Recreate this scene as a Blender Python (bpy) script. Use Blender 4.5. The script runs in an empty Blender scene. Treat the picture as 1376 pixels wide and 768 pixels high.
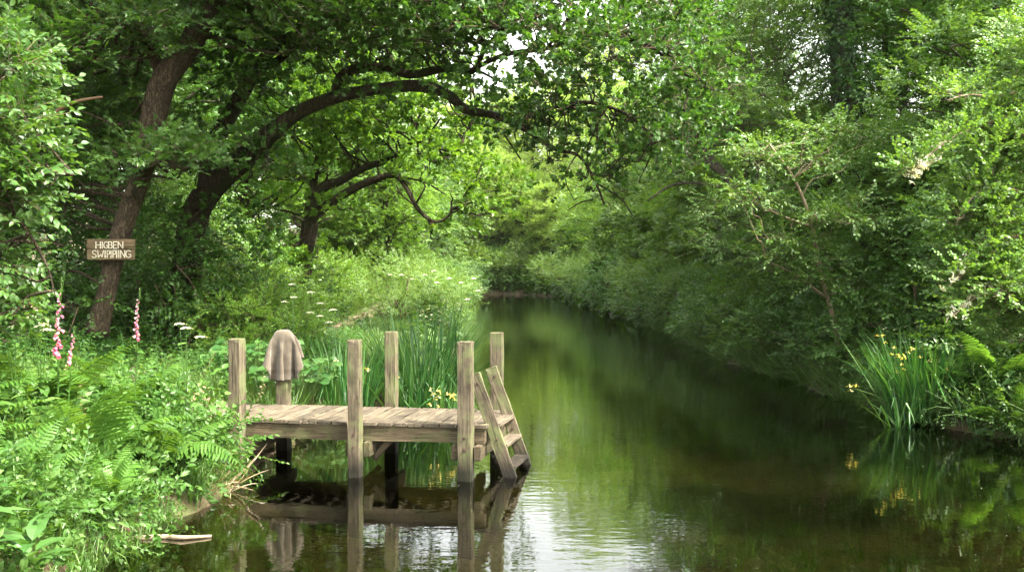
import bpy, math, random
import numpy as np
from mathutils import Vector

random.seed(11)
R = np.random.default_rng(11)
PI = math.pi
sc = bpy.context.scene
COL = sc.collection

# ------------------------------------------------------------------ camera numbers
FPX, CX, HY, EYE = 1338.0, 688.0, 365.0, 2.4
def at(px, py, d):
    """a point of the place, read off the photograph at an estimated distance"""
    return np.array([(px - CX) / FPX * d, d, EYE - (py - HY) / FPX * d])

# ------------------------------------------------------------------ river and land
_LY = [-12, 4, 8, 11.4, 12.8, 14.2, 16.5, 18, 21, 25, 36, 50, 65, 80, 90, 100, 108, 120]
_LX = [-5.5, -3.6, -3.35, -3.1, -3.75, -2.8, -1.75, -1.55, -1.75, -2.1, -1.9, -2.3, -2.7, -3.2, -4.2, -7, -14, -32]
_RY = [-12, 8, 14, 16, 18.5, 21, 27, 34, 43, 60, 75, 86, 97, 105, 111, 124]
_RX = [10, 8.4, 7.4, 6.4, 6.3, 6.2, 5.7, 6.1, 6.2, 5.4, 4.8, 4.6, 4.3, 1.5, -6, -34]
def xl(y): return np.interp(y, _LY, _LX)
def xr(y): return np.interp(y, _RY, _RX)
def wob(x, y):
    return (np.sin(x * 1.3 + y * .7 + 1) + np.sin(x * .5 - y * 1.1 + 2.3) + .6 * np.sin(x * 2.9 + y * 2.3) + .4 * np.sin(-x * 4.1 + y * 3.7 + .5)) / 3
def ground(x, y):
    x = np.asarray(x, float); y = np.asarray(y, float)
    e = .18 * wob(x * 2, y * 2)
    sl = xl(y) - x + e; sr = x - xr(y) + e
    def rise(s, pts):
        return np.interp(s, [p[0] for p in pts], [p[1] for p in pts])
    zl = rise(sl, [(-3, -1.0), (-.8, -.65), (-.1, -.16), (.12, .12), (.45, .5), (1.2, .68), (3, .78), (8, 1.0), (20, 1.9), (60, 6), (140, 14)])
    zr = rise(sr, [(-3, -1.0), (-.8, -.65), (-.1, -.16), (.12, .12), (.45, .4), (1.5, .75), (4, 1.6), (9, 3.6), (18, 6.5), (45, 13), (140, 24)])
    z = np.maximum(zl, zr)
    z = z + .07 * wob(x, y) * (np.abs(z) > .05)
    far = np.clip((y - 105) / 60, 0, 1)
    return z + far * 9 * (z > 0)

# ------------------------------------------------------------------ geometry buffers
class Geo:
    def __init__(s): s.V, s.T, s.A, s.M, s.n = [], [], [], [], 0
    def add(s, V, T, a=.5, m=0):
        V = np.asarray(V, np.float32).reshape(-1, 3); T = np.asarray(T, np.int32).reshape(-1, 3)
        if len(T) == 0: return
        s.V.append(V); s.T.append(T + s.n); s.n += len(V)
        s.A.append(np.broadcast_to(np.asarray(a, np.float32), (len(T),)).copy())
        s.M.append(np.broadcast_to(np.asarray(m, np.int32), (len(T),)).copy())
    def done(s):
        return (np.concatenate(s.V), np.concatenate(s.T), np.concatenate(s.A), np.concatenate(s.M))
    def inst(s, tpl, M, P, rnd=None, spread=.35):
        V, T, A, Mi = tpl
        N = len(P)
        if N == 0: return
        VV = np.einsum('nij,vj->nvi', M, V) + P[:, None, :]
        TT = T[None] + (np.arange(N) * len(V))[:, None, None]
        r = np.zeros(N) if rnd is None else rnd
        AA = np.clip(A[None] * spread + r[:, None] * (1 - spread), 0, 1) if rnd is not None else np.repeat(A[None], N, 0)
        s.add(VV.reshape(-1, 3), TT.reshape(-1, 3), AA.reshape(-1), np.tile(Mi, N))

def mesh_from(name, geo, mats, smooth=False):
    V, T, A, Mi = geo.done()
    me = bpy.data.meshes.new(name)
    nt = len(T)
    me.vertices.add(len(V)); me.vertices.foreach_set('co', V.astype(np.float32).ravel())
    me.loops.add(nt * 3); me.loops.foreach_set('vertex_index', T.astype(np.int32).ravel())
    me.polygons.add(nt)
    me.polygons.foreach_set('loop_start', np.arange(0, nt * 3, 3, dtype=np.int32))
    me.polygons.foreach_set('loop_total', np.full(nt, 3, dtype=np.int32))
    for m in mats: me.materials.append(m)
    me.polygons.foreach_set('material_index', Mi.astype(np.int32))
    me.polygons.foreach_set('use_smooth', np.full(nt, bool(smooth)))
    me.update(calc_edges=True)
    at_ = me.attributes.new('v', 'FLOAT', 'FACE'); at_.data.foreach_set('value', A.astype(np.float32))
    return me
def link(name, me, parent=None, loc=None):
    o = bpy.data.objects.new(name, me); COL.objects.link(o)
    if parent is not None: o.parent = parent
    if loc is not None: o.location = loc
    return o
def tag(o, label=None, cat=None, group=None, kind=None):
    if label: o['label'] = label
    if cat: o['category'] = cat
    if group: o['group'] = group
    if kind: o['kind'] = kind
    return o
def empty(name, loc, label, cat, group=None, rz=0.0):
    o = bpy.data.objects.new(name, None); COL.objects.link(o)
    o.empty_display_size = .3; o.location = loc; o.rotation_euler = (0, 0, rz)
    return tag(o, label, cat, group)
def dup(root, loc, rz=0, scale=1.0, label=None, group=None):
    c = root.copy(); COL.objects.link(c)
    c.location = loc; c.rotation_euler = (0, 0, rz); c.scale = (scale, scale, scale) if np.isscalar(scale) else scale
    if label: c['label'] = label
    if group: c['group'] = group
    for ch in list(root.children):
        k = ch.copy(); COL.objects.link(k); k.parent = c
        for g in list(ch.children):
            q = g.copy(); COL.objects.link(q); q.parent = k
    return c

# ------------------------------------------------------------------ materials
def newmat(name):
    m = bpy.data.materials.new(name); m.use_nodes = True
    nt = m.node_tree
    for n in list(nt.nodes): nt.nodes.remove(n)
    out = nt.nodes.new('ShaderNodeOutputMaterial')
    return m, nt, out
def N(nt, t, **kw):
    n = nt.nodes.new(t)
    for k, v in kw.items():
        if k.startswith('i_'): n.inputs[k[2:].replace('_', ' ')].default_value = v
        else: setattr(n, k, v)
    return n
def ramp(nt, stops):
    n = nt.nodes.new('ShaderNodeValToRGB'); e = n.color_ramp.elements
    while len(e) < len(stops): e.new(.5)
    for k, (p, c) in enumerate(stops):
        e[k].position = p; e[k].color = (c[0], c[1], c[2], 1)
    return n
def leafmat(name, dark, mid, light, trans=.38, gloss=.5, rough=.42):
    m, nt, out = newmat(name)
    a = N(nt, 'ShaderNodeAttribute', attribute_name='v')
    r = ramp(nt, [(0.05, dark), (.5, mid), (.95, light)])
    nt.links.new(a.outputs['Fac'], r.inputs['Fac'])
    oi = N(nt, 'ShaderNodeObjectInfo')
    mr = N(nt, 'ShaderNodeMapRange'); mr.inputs['To Min'].default_value = .8; mr.inputs['To Max'].default_value = 1.2
    nt.links.new(oi.outputs['Random'], mr.inputs['Value'])
    hs = N(nt, 'ShaderNodeHueSaturation'); nt.links.new(mr.outputs[0], hs.inputs['Value']); nt.links.new(r.outputs[0], hs.inputs['Color'])
    p = N(nt, 'ShaderNodeBsdfPrincipled'); p.inputs['Roughness'].default_value = rough; p.inputs['Specular IOR Level'].default_value = gloss
    nt.links.new(hs.outputs[0], p.inputs['Base Color'])
    t = N(nt, 'ShaderNodeBsdfTranslucent')
    mu = N(nt, 'ShaderNodeMixRGB', blend_type='MULTIPLY'); mu.inputs['Fac'].default_value = 1; mu.inputs['Color2'].default_value = (1.75, 1.6, .7, 1)
    nt.links.new(hs.outputs[0], mu.inputs['Color1']); nt.links.new(mu.outputs[0], t.inputs['Color'])
    mx = N(nt, 'ShaderNodeMixShader'); mx.inputs['Fac'].default_value = trans
    nt.links.new(p.outputs[0], mx.inputs[1]); nt.links.new(t.outputs[0], mx.inputs[2]); nt.links.new(mx.outputs[0], out.inputs['Surface'])
    return m
def noisy(name, stops, scale=4.0, detail=8, rough=.85, bump=.3, bdist=.02, stretch=(1, 1, 1), spec=.3, scale2=None):
    m, nt, out = newmat(name)
    tc = N(nt, 'ShaderNodeTexCoord'); mp = N(nt, 'ShaderNodeMapping'); mp.inputs['Scale'].default_value = stretch
    nt.links.new(tc.outputs['Object'], mp.inputs['Vector'])
    n1 = N(nt, 'ShaderNodeTexNoise'); n1.inputs['Scale'].default_value = scale; n1.inputs['Detail'].default_value = detail; n1.inputs['Roughness'].default_value = .65
    nt.links.new(mp.outputs[0], n1.inputs['Vector'])
    r = ramp(nt, stops); nt.links.new(n1.outputs['Fac'], r.inputs['Fac'])
    p = N(nt, 'ShaderNodeBsdfPrincipled'); p.inputs['Roughness'].default_value = rough; p.inputs['Specular IOR Level'].default_value = spec
    nt.links.new(r.outputs[0], p.inputs['Base Color'])
    n2 = N(nt, 'ShaderNodeTexNoise'); n2.inputs['Scale'].default_value = scale2 or scale * 3; n2.inputs['Detail'].default_value = 6
    nt.links.new(mp.outputs[0], n2.inputs['Vector'])
    b = N(nt, 'ShaderNodeBump'); b.inputs['Strength'].default_value = bump; b.inputs['Distance'].default_value = bdist
    nt.links.new(n2.outputs['Fac'], b.inputs['Height']); nt.links.new(b.outputs[0], p.inputs['Normal'])
    nt.links.new(p.outputs[0], out.inputs['Surface'])
    return m

L_OAK = leafmat('oak_leaf', (.030, .088, .012), (.056, .145, .020), (.105, .220, .035), trans=.40)
L_SIGN = leafmat('deep_leaf', (.022, .066, .011), (.040, .104, .015), (.082, .170, .027), trans=.32)
L_SUN = leafmat('spring_leaf', (.060, .140, .014), (.100, .205, .022), (.160, .270, .045), trans=.45)
L_MAPLE = leafmat('maple_leaf', (.036, .098, .018), (.070, .150, .025), (.125, .215, .045), trans=.33)
L_HAW = leafmat('hawthorn_leaf', (.050, .120, .022), (.085, .175, .030), (.140, .240, .055), trans=.35)
L_WILLOW = leafmat('pale_leaf', (.070, .140, .030), (.105, .190, .040), (.150, .245, .062), trans=.40)
L_PALE = leafmat('painted_far_glow_leaf', (.13, .22, .035), (.18, .28, .055), (.24, .34, .085), trans=.42)  # sunlit, hazy glow of the far trees is put into this leaf colour
L_HAZEL = leafmat('hazel_leaf', (.030, .085, .014), (.055, .130, .022), (.105, .195, .045), trans=.38)
L_HERB = leafmat('herb_leaf', (.025, .072, .012), (.047, .112, .018), (.105, .182, .045), trans=.38, gloss=.35)
L_FERN = leafmat('fern_leaf', (.032, .088, .014), (.056, .130, .020), (.095, .178, .038), trans=.40, gloss=.2)
L_IRIS = leafmat('iris_blade', (.022, .090, .018), (.042, .130, .026), (.085, .185, .045), trans=.25, gloss=.4, rough=.4)
L_GRASS = leafmat('grass_blade', (.035, .090, .012), (.062, .135, .020), (.110, .175, .040), trans=.35)
L_STRAW = leafmat('dry_blade', (.14, .10, .05), (.20, .15, .08), (.34, .28, .16), trans=.15)
L_IVY = leafmat('ivy_leaf', (.012, .045, .008), (.022, .068, .011), (.045, .105, .020), trans=.15, gloss=.5)
L_BROAD = leafmat('broad_leaf', (.030, .095, .020), (.052, .135, .028), (.090, .180, .045), trans=.35)
M_PINK = leafmat('foxglove_petal', (.42, .10, .23), (.50, .19, .31), (.60, .38, .43), trans=.3)
M_YEL = leafmat('iris_petal', (.42, .36, .07), (.52, .46, .13), (.62, .58, .30), trans=.3)
M_WHITE = leafmat('white_floret', (.55, .57, .42), (.70, .71, .60), (.78, .76, .70), trans=.3)
M_BLUSH = leafmat('blush_floret', (.50, .40, .34), (.62, .52, .46), (.72, .64, .58), trans=.3)

def barkmat(name, dark, light, moss, mossamt=.5, vs=9.0):
    m, nt, out = newmat(name)
    tc = N(nt, 'ShaderNodeTexCoord'); mp = N(nt, 'ShaderNodeMapping'); mp.inputs['Scale'].default_value = (1, 1, .15)
    nt.links.new(tc.outputs['Object'], mp.inputs['Vector'])
    n1 = N(nt, 'ShaderNodeTexNoise'); n1.inputs['Scale'].default_value = vs * 2.0; n1.inputs['Detail'].default_value = 7; n1.inputs['Roughness'].default_value = .7
    v = N(nt, 'ShaderNodeTexVoronoi', feature='DISTANCE_TO_EDGE'); v.inputs['Scale'].default_value = vs * 2.4
    nt.links.new(mp.outputs[0], n1.inputs['Vector'])
    ad = N(nt, 'ShaderNodeMixRGB', blend_type='ADD'); ad.inputs['Fac'].default_value = .22
    nt.links.new(mp.outputs[0], ad.inputs['Color1']); nt.links.new(n1.outputs['Color'], ad.inputs['Color2']); nt.links.new(ad.outputs[0], v.inputs['Vector'])
    mr = N(nt, 'ShaderNodeMapRange'); mr.inputs['From Max'].default_value = .22; nt.links.new(v.outputs['Distance'], mr.inputs['Value'])
    mul = N(nt, 'ShaderNodeMath', operation='MULTIPLY'); nt.links.new(mr.outputs[0], mul.inputs[0]); nt.links.new(n1.outputs['Fac'], mul.inputs[1])
    r = ramp(nt, [(.05, dark), (.55, light)]); nt.links.new(mul.outputs[0], r.inputs['Fac'])
    n3 = N(nt, 'ShaderNodeTexNoise'); n3.inputs['Scale'].default_value = 2.2; n3.inputs['Detail'].default_value = 5; nt.links.new(tc.outputs['Object'], n3.inputs['Vector'])
    mm = N(nt, 'ShaderNodeMapRange'); mm.inputs['From Min'].default_value = 1 - mossamt - .12; mm.inputs['From Max'].default_value = 1 - mossamt + .12
    nt.links.new(n3.outputs['Fac'], mm.inputs['Value'])
    mx = N(nt, 'ShaderNodeMixRGB'); mx.inputs['Color2'].default_value = (*moss, 1); nt.links.new(mm.outputs[0], mx.inputs['Fac']); nt.links.new(r.outputs[0], mx.inputs['Color1'])
    p = N(nt, 'ShaderNodeBsdfPrincipled'); p.inputs['Roughness'].default_value = .92; p.inputs['Specular IOR Level'].default_value = .15
    nt.links.new(mx.outputs[0], p.inputs['Base Color'])
    b = N(nt, 'ShaderNodeBump'); b.inputs['Strength'].default_value = .9; b.inputs['Distance'].default_value = .035
    nt.links.new(mul.outputs[0], b.inputs['Height']); nt.links.new(b.outputs[0], p.inputs['Normal']); nt.links.new(p.outputs[0], out.inputs['Surface'])
    return m
B_OAK = barkmat('oak_bark', (.022, .017, .012), (.085, .066, .045), (.030, .042, .014), .42)
B_SIGN = barkmat('brown_bark', (.030, .022, .015), (.155, .118, .080), (.040, .048, .018), .36, 11)
B_GREY = barkmat('grey_bark', (.05, .042, .032), (.20, .17, .13), (.05, .06, .025), .40, 12)
B_TWIG = noisy('twig_bark', [(.3, (.06, .042, .028)), (.7, (.17, .12, .08))], 14, rough=.9)
B_PALE = noisy('pale_twig', [(.3, (.16, .12, .08)), (.7, (.34, .27, .18))], 14, rough=.85)
M_STEM = leafmat('green_stem', (.05, .10, .025), (.08, .14, .035), (.12, .18, .05), trans=.1)

# ------------------------------------------------------------------ leaf templates (base at origin, along +Y, normal +Z)
def leaf(L, W, st, fold=.25, droop=.15, m=0, a=.5):
    """st: (position 0..1, half width 0..1)"""
    V = [(0, 0, 0)]
    for t, w in st:
        z = -droop * L * t * t; hw = W * .5 * w
        V += [(-hw, t * L, z + fold * hw), (0, t * L, z), (hw, t * L, z + fold * hw)]
    V.append((0, L, -droop * L))
    T = [(0, 2, 1), (0, 3, 2)]
    for k in range(len(st) - 1):
        a0 = 1 + 3 * k; b0 = a0 + 3
        T += [(a0, a0 + 1, b0 + 1), (a0, b0 + 1, b0), (a0 + 1, a0 + 2, b0 + 2), (a0 + 1, b0 + 2, b0 + 1)]
    e = 1 + 3 * (len(st) - 1); tip = len(V) - 1
    T += [(e, e + 1, tip), (e + 1, e + 2, tip)]
    return (np.array(V, np.float32), np.array(T, np.int32), np.full(len(T), a, np.float32), np.full(len(T), m, np.int32))
OV = [(.3, .9), (.62, .85)]
OAKST = [(.22, .45), (.34, .85), (.42, .5), (.56, 1.0), (.66, .6), (.8, .8), (.9, .45)]
DIA = [(.45, 1.0)]
def lobed(L, lobes=5, m=0, sharp=.42):
    """maple-like leaf: a fan of pointed lobes"""
    V = [(0, .12 * L, 0)]; T = []
    ang = np.linspace(-2.25, 2.25, lobes * 2 - 1)
    for k, t in enumerate(ang):
        r = L * (.95 - .14 * abs(t)) if k % 2 == 0 else L * sharp
        V.append((math.sin(t) * r * .62, .3 * L + math.cos(t) * r * .62, (.06 * L if k % 2 else -.06 * L)))
    V.append((0, 0, 0))
    for k in range(1, len(V) - 2): T.append((0, k + 1, k))
    T += [(0, 1, len(V) - 1), (0, len(V) - 1, len(V) - 2)]
    return (np.array(V, np.float32), np.array(T, np.int32), np.full(len(T), .5, np.float32), np.full(len(T), m, np.int32))

def frames(d, up, s):
    d = d / np.linalg.norm(d, axis=1, keepdims=True)
    x = np.cross(d, up); x /= np.linalg.norm(x, axis=1, keepdims=True) + 1e-9
    z = np.cross(x, d)
    return np.stack([x, d, z], axis=2) * np.asarray(s).reshape(-1, 1, 1)
def runit(n):
    v = R.normal(size=(n, 3)); return v / np.linalg.norm(v, axis=1, keepdims=True)

def strip(p, r):
    """flat double ribbon along points: a cheap twig"""
    V, T = [], []
    p = np.asarray(p, float)
    for k in range(len(p)):
        w = r * (1 - .7 * k / (len(p) - 1))
        V += [p[k] + (w, 0, 0), p[k] + (-w * .5, 0, w * .87), p[k] + (-w * .5, 0, -w * .87)]
    for k in range(len(p) - 1):
        a = 3 * k
        for j in range(3):
            q = (j + 1) % 3
            T += [(a + j, a + q, a + 3 + q), (a + j, a + 3 + q, a + 3 + j)]
    return np.array(V), np.array(T)

def spray(lf, L=.45, n=9, ls=1.0, side=1.0, curve=.12, tilt=.35, twig=.004, tm=1):
    """a leafy twig: leaves alternate on both sides, last one at the tip"""
    g = Geo()
    t = np.linspace(0, 1, 6)
    pts = np.stack([curve * L * np.sin(t * 2.2), L * t, -.18 * L * t * t], 1)
    if twig > 0:
        V, T = strip(pts, twig); g.add(V, T, .5, tm)
    for k in range(n):
        u = .18 + .8 * k / max(1, n - 1); s = 1 if k % 2 else -1
        base = np.array([np.interp(u, t, pts[:, i]) for i in range(3)])
        if k == n - 1: d = np.array([[R.normal() * .2, 1, -.15]])
        else:
            an = math.radians(R.uniform(35, 75)) * s * side
            d = np.array([[math.sin(an), math.cos(an), R.normal() * .25 - .12]])
        up = np.array([[R.normal() * tilt, R.normal() * tilt, 1.0]])
        M = frames(d, up, [ls * R.uniform(.7, 1.15) * (1 - .2 * abs(u - .5))])
        g.inst(lf, M, base[None], np.array([R.uniform(0, 1)]), 0)
    return g.done()
def tuft(lf, L=.3, n=9, ls=1.0, twig=.004, tm=1):
    """oak-like: leaves crowded in a rosette towards the twig end"""
    g = Geo()
    pts = np.stack([np.zeros(3), np.linspace(0, L, 3), np.array([0, -.02 * L, -.08 * L])], 1)
    if twig > 0:
        V, T = strip(pts, twig); g.add(V, T, .5, tm)
    for k in range(n):
        an = k * 2.4 + R.normal() * .3; e = R.uniform(-.2, .75)
        d = np.array([[math.cos(an), e + .25, math.sin(an) * .55]])
        up = np.array([[R.normal() * .35, R.normal() * .35 , 1.0]])
        M = frames(d, up, [ls * R.uniform(.7, 1.15)])
        base = np.array([[0, L * (1 - .45 * R.uniform() ** 1.5), 0]])
        g.inst(lf, M, base, np.array([R.uniform(0, 1)]), 0)
    return g.done()

# ------------------------------------------------------------------ tubes (trunks, limbs, stems)
def smooth_path(pts, n):
    """Catmull-Rom through the points"""
    p = np.asarray(pts, float); p = np.vstack([2 * p[0] - p[1], p, 2 * p[-1] - p[-2]])
    out = []
    segs = len(p) - 3
    for k in range(segs):
        m = n if k < segs - 1 else n + 1
        for i in range(m):
            t = i / n
            a, b, c, d = p[k], p[k + 1], p[k + 2], p[k + 3]
            out.append(.5 * ((2 * b) + (-a + c) * t + (2 * a - 5 * b + 4 * c - d) * t * t + (-a + 3 * b - 3 * c + d) * t ** 3))
    return np.array(out)
def tube(g, pts, rad, sides=8, rough=.0, m=0, a=.5, cap=True):
    p = np.asarray(pts, float); n = len(p)
    rad = np.broadcast_to(np.asarray(rad, float), (n,)) if np.ndim(rad) == 0 else np.interp(np.linspace(0, 1, n), np.linspace(0, 1, len(rad)), rad)
    tan = np.gradient(p, axis=0); tan /= np.linalg.norm(tan, axis=1, keepdims=True) + 1e-9
    ref = np.array([0, 1, 0]) if abs(tan[0][1]) < .9 else np.array([1, 0, 0])
    x = np.cross(tan[0], ref); x /= np.linalg.norm(x)
    V = []
    ph = R.uniform(0, 6, 4)
    an = np.linspace(0, 2 * PI, sides, endpoint=False)
    s = 0
    for k in range(n):
        x = x - tan[k] * np.dot(x, tan[k]); x /= np.linalg.norm(x); y = np.cross(tan[k], x)
        if k: s += np.linalg.norm(p[k] - p[k - 1])
        rr = rad[k] * (1 + rough * (np.sin(an * 3 + ph[0] + s * .9) * .5 + np.sin(an * 2 + ph[1] - s * 1.3) * .5 + np.sin(an * 5 + ph[2]) * .3 + np.sin(s * 3.1 + ph[3]) * .35))
        V.append(p[k] + np.outer(np.cos(an) * rr, x) + np.outer(np.sin(an) * rr, y))
    V = np.concatenate(V)
    T = []
    for k in range(n - 1):
        a0 = k * sides
        for j in range(sides):
            q = (j + 1) % sides
            T += [(a0 + j, a0 + q, a0 + sides + q), (a0 + j, a0 + sides + q, a0 + sides + j)]
    if cap:
        V = np.vstack([V, p[0], p[-1]]); c0, c1 = len(V) - 2, len(V) - 1; e = (n - 1) * sides
        for j in range(sides):
            q = (j + 1) % sides
            T += [(c0, q, j), (c1, e + j, e + q)]
    g.add(V, T, a, m)
def limb(g, a, b, r0, r1, sides=6, bend=.12, n=5, rough=.1, m=0, sag=0.0):
    """a crooked branch between two points"""
    a = np.asarray(a, float); b = np.asarray(b, float); L = np.linalg.norm(b - a)
    t = np.linspace(0, 1, n + 1)[:, None]
    off = R.normal(size=(n + 1, 3)) * bend * L * .35
    off[0] = off[-1] = 0
    p = a + (b - a) * t + off * np.sin(t * PI) + np.array([0, 0, -sag * L]) * (np.sin(t * PI))
    p = smooth_path(p, 3)
    tube(g, p, [r0, r1], sides, rough, m)
    return p

# ------------------------------------------------------------------ crowns
def fill_pads(g, pads, tpls, dens=40, flat=.55, shell=.35, updir=.15, lo=.75, hi=1.2, jit=.35):
    """leafy twigs round every pad (centre x y z, radius x, radius z): mostly in its shell"""
    for (cx, cy, cz, rx, rz) in pads:
        n = max(4, int(dens * rx * rx * R.uniform(.8, 1.2)))
        d = runit(n); d[:, 2] = np.where(d[:, 2] < -.35, -d[:, 2], d[:, 2]) * .95 + .10
        rr = (shell + (1 - shell) * R.uniform(size=n)) ** .7
        pos = d * rr[:, None] * np.array([rx, rx, rz]) + np.array([cx, cy, cz])
        pos += R.normal(size=(n, 3)) * .09 * rx
        dirs = d * np.array([1, 1, flat]) + np.array([0, 0, updir]) + R.normal(size=(n, 3)) * .35
        up = np.tile(np.array([0, 0, 1.0]), (n, 1)) + R.normal(size=(n, 3)) * jit + d * .35
        s = R.uniform(lo, hi, n)
        clump = R.uniform(.1, .9)
        rnd = np.clip(clump * .6 + .40 * R.uniform(size=n), 0, 1)
        which = R.integers(0, len(tpls), n)
        M = frames(dirs, up, s)
        for k, tp in enumerate(tpls):
            q = which == k
            g.inst(tp, M[q], pos[q], rnd[q], .45)
def pad_twigs(g, pads, n=4, r=.012, m=0, frac=.8, sides=4):
    for (cx, cy, cz, rx, rz) in pads:
        for k in range(n):
            d = runit(1)[0]; d[2] = abs(d[2]) * .5 - .05
            e = np.array([cx, cy, cz]) + d * np.array([rx, rx, rz]) * frac * R.uniform(.7, 1.1)
            limb(g, (cx, cy, cz - rz * .2), e, r * max(.6, rx), r * .25, sides, .25, 3, 0, m)

def auto_tree(name, Ht, Cr, base_z, npads, tpls, leafm, barkm, tr=.2, padr=(.8, 1.3), dens=36, lean=(0, 0), forks=3, flat=.5, skirt=0, bright=None):
    """prototype meshes (trunk, crown) for a whole tree standing at the origin"""
    tg, cg = Geo(), Geo()
    top = np.array([lean[0], lean[1], Ht * .72])
    path = smooth_path([(0, 0, -.5), (lean[0] * .15 + R.normal() * .1, R.normal() * .1, Ht * .2), (lean[0] * .5 + R.normal() * .25, lean[1] * .5 + R.normal() * .25, Ht * .48), top], 6)
    tube(tg, path, [tr * 1.35, tr, tr * .8, tr * .45], 10, .12)
    pads = []
    cz = (base_z + Ht) / 2; hz = (Ht - base_z) / 2
    tries = 0
    while len(pads) < npads and tries < npads * 30:
        tries += 1
        d = runit(1)[0]; rr = R.uniform(.35, 1.0) ** .6
        p = np.array([d[0] * Cr * rr + lean[0] * .6, d[1] * Cr * rr + lean[1] * .6, cz + d[2] * hz * rr])
        # a broader middle than a ball
        if skirt and p[2] < cz: p[:2] = p[:2] * (1 + skirt * (cz - p[2]) / hz)
        r = R.uniform(*padr)
        if any(np.linalg.norm((p - q[:3])) < .76 * (r + q[3]) for q in pads): continue
        pads.append((p[0], p[1], p[2], r, r * R.uniform(.55, .8)))
    for (x, y, z, r, rz) in pads:
        zt = max(Ht * .15, min(Ht * .7, z - .25 * math.hypot(x, y) - .8))
        k = int(np.argmin(np.abs(path[:, 2] - zt))); a = path[k]
        limb(tg, a, (x, y, z - rz * .2), tr * .34 * R.uniform(.6, 1.1), .02, 6, .16, 5, .08)
    pad_twigs(tg, pads, 3, .014)
    fill_pads(cg, pads, tpls, dens, flat, .55)
    me_t = mesh_from(name + '_trunk', tg, [barkm], True)
    me_c = mesh_from(name + '_crown', cg, [leafm, B_TWIG])
    return me_t, me_c

def place_tree(kind, protos, x, y, scale, rz, label, cat='tree', group=None, dz=0.0, name=None):
    me_t, me_c = protos
    r = empty(name or kind, (x, y, float(ground(x, y)) + dz), label, cat, group, rz)
    r.scale = (scale, scale, scale) if np.isscalar(scale) else scale
    link('trunk', me_t, r); link('crown', me_c, r)
    return r

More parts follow.
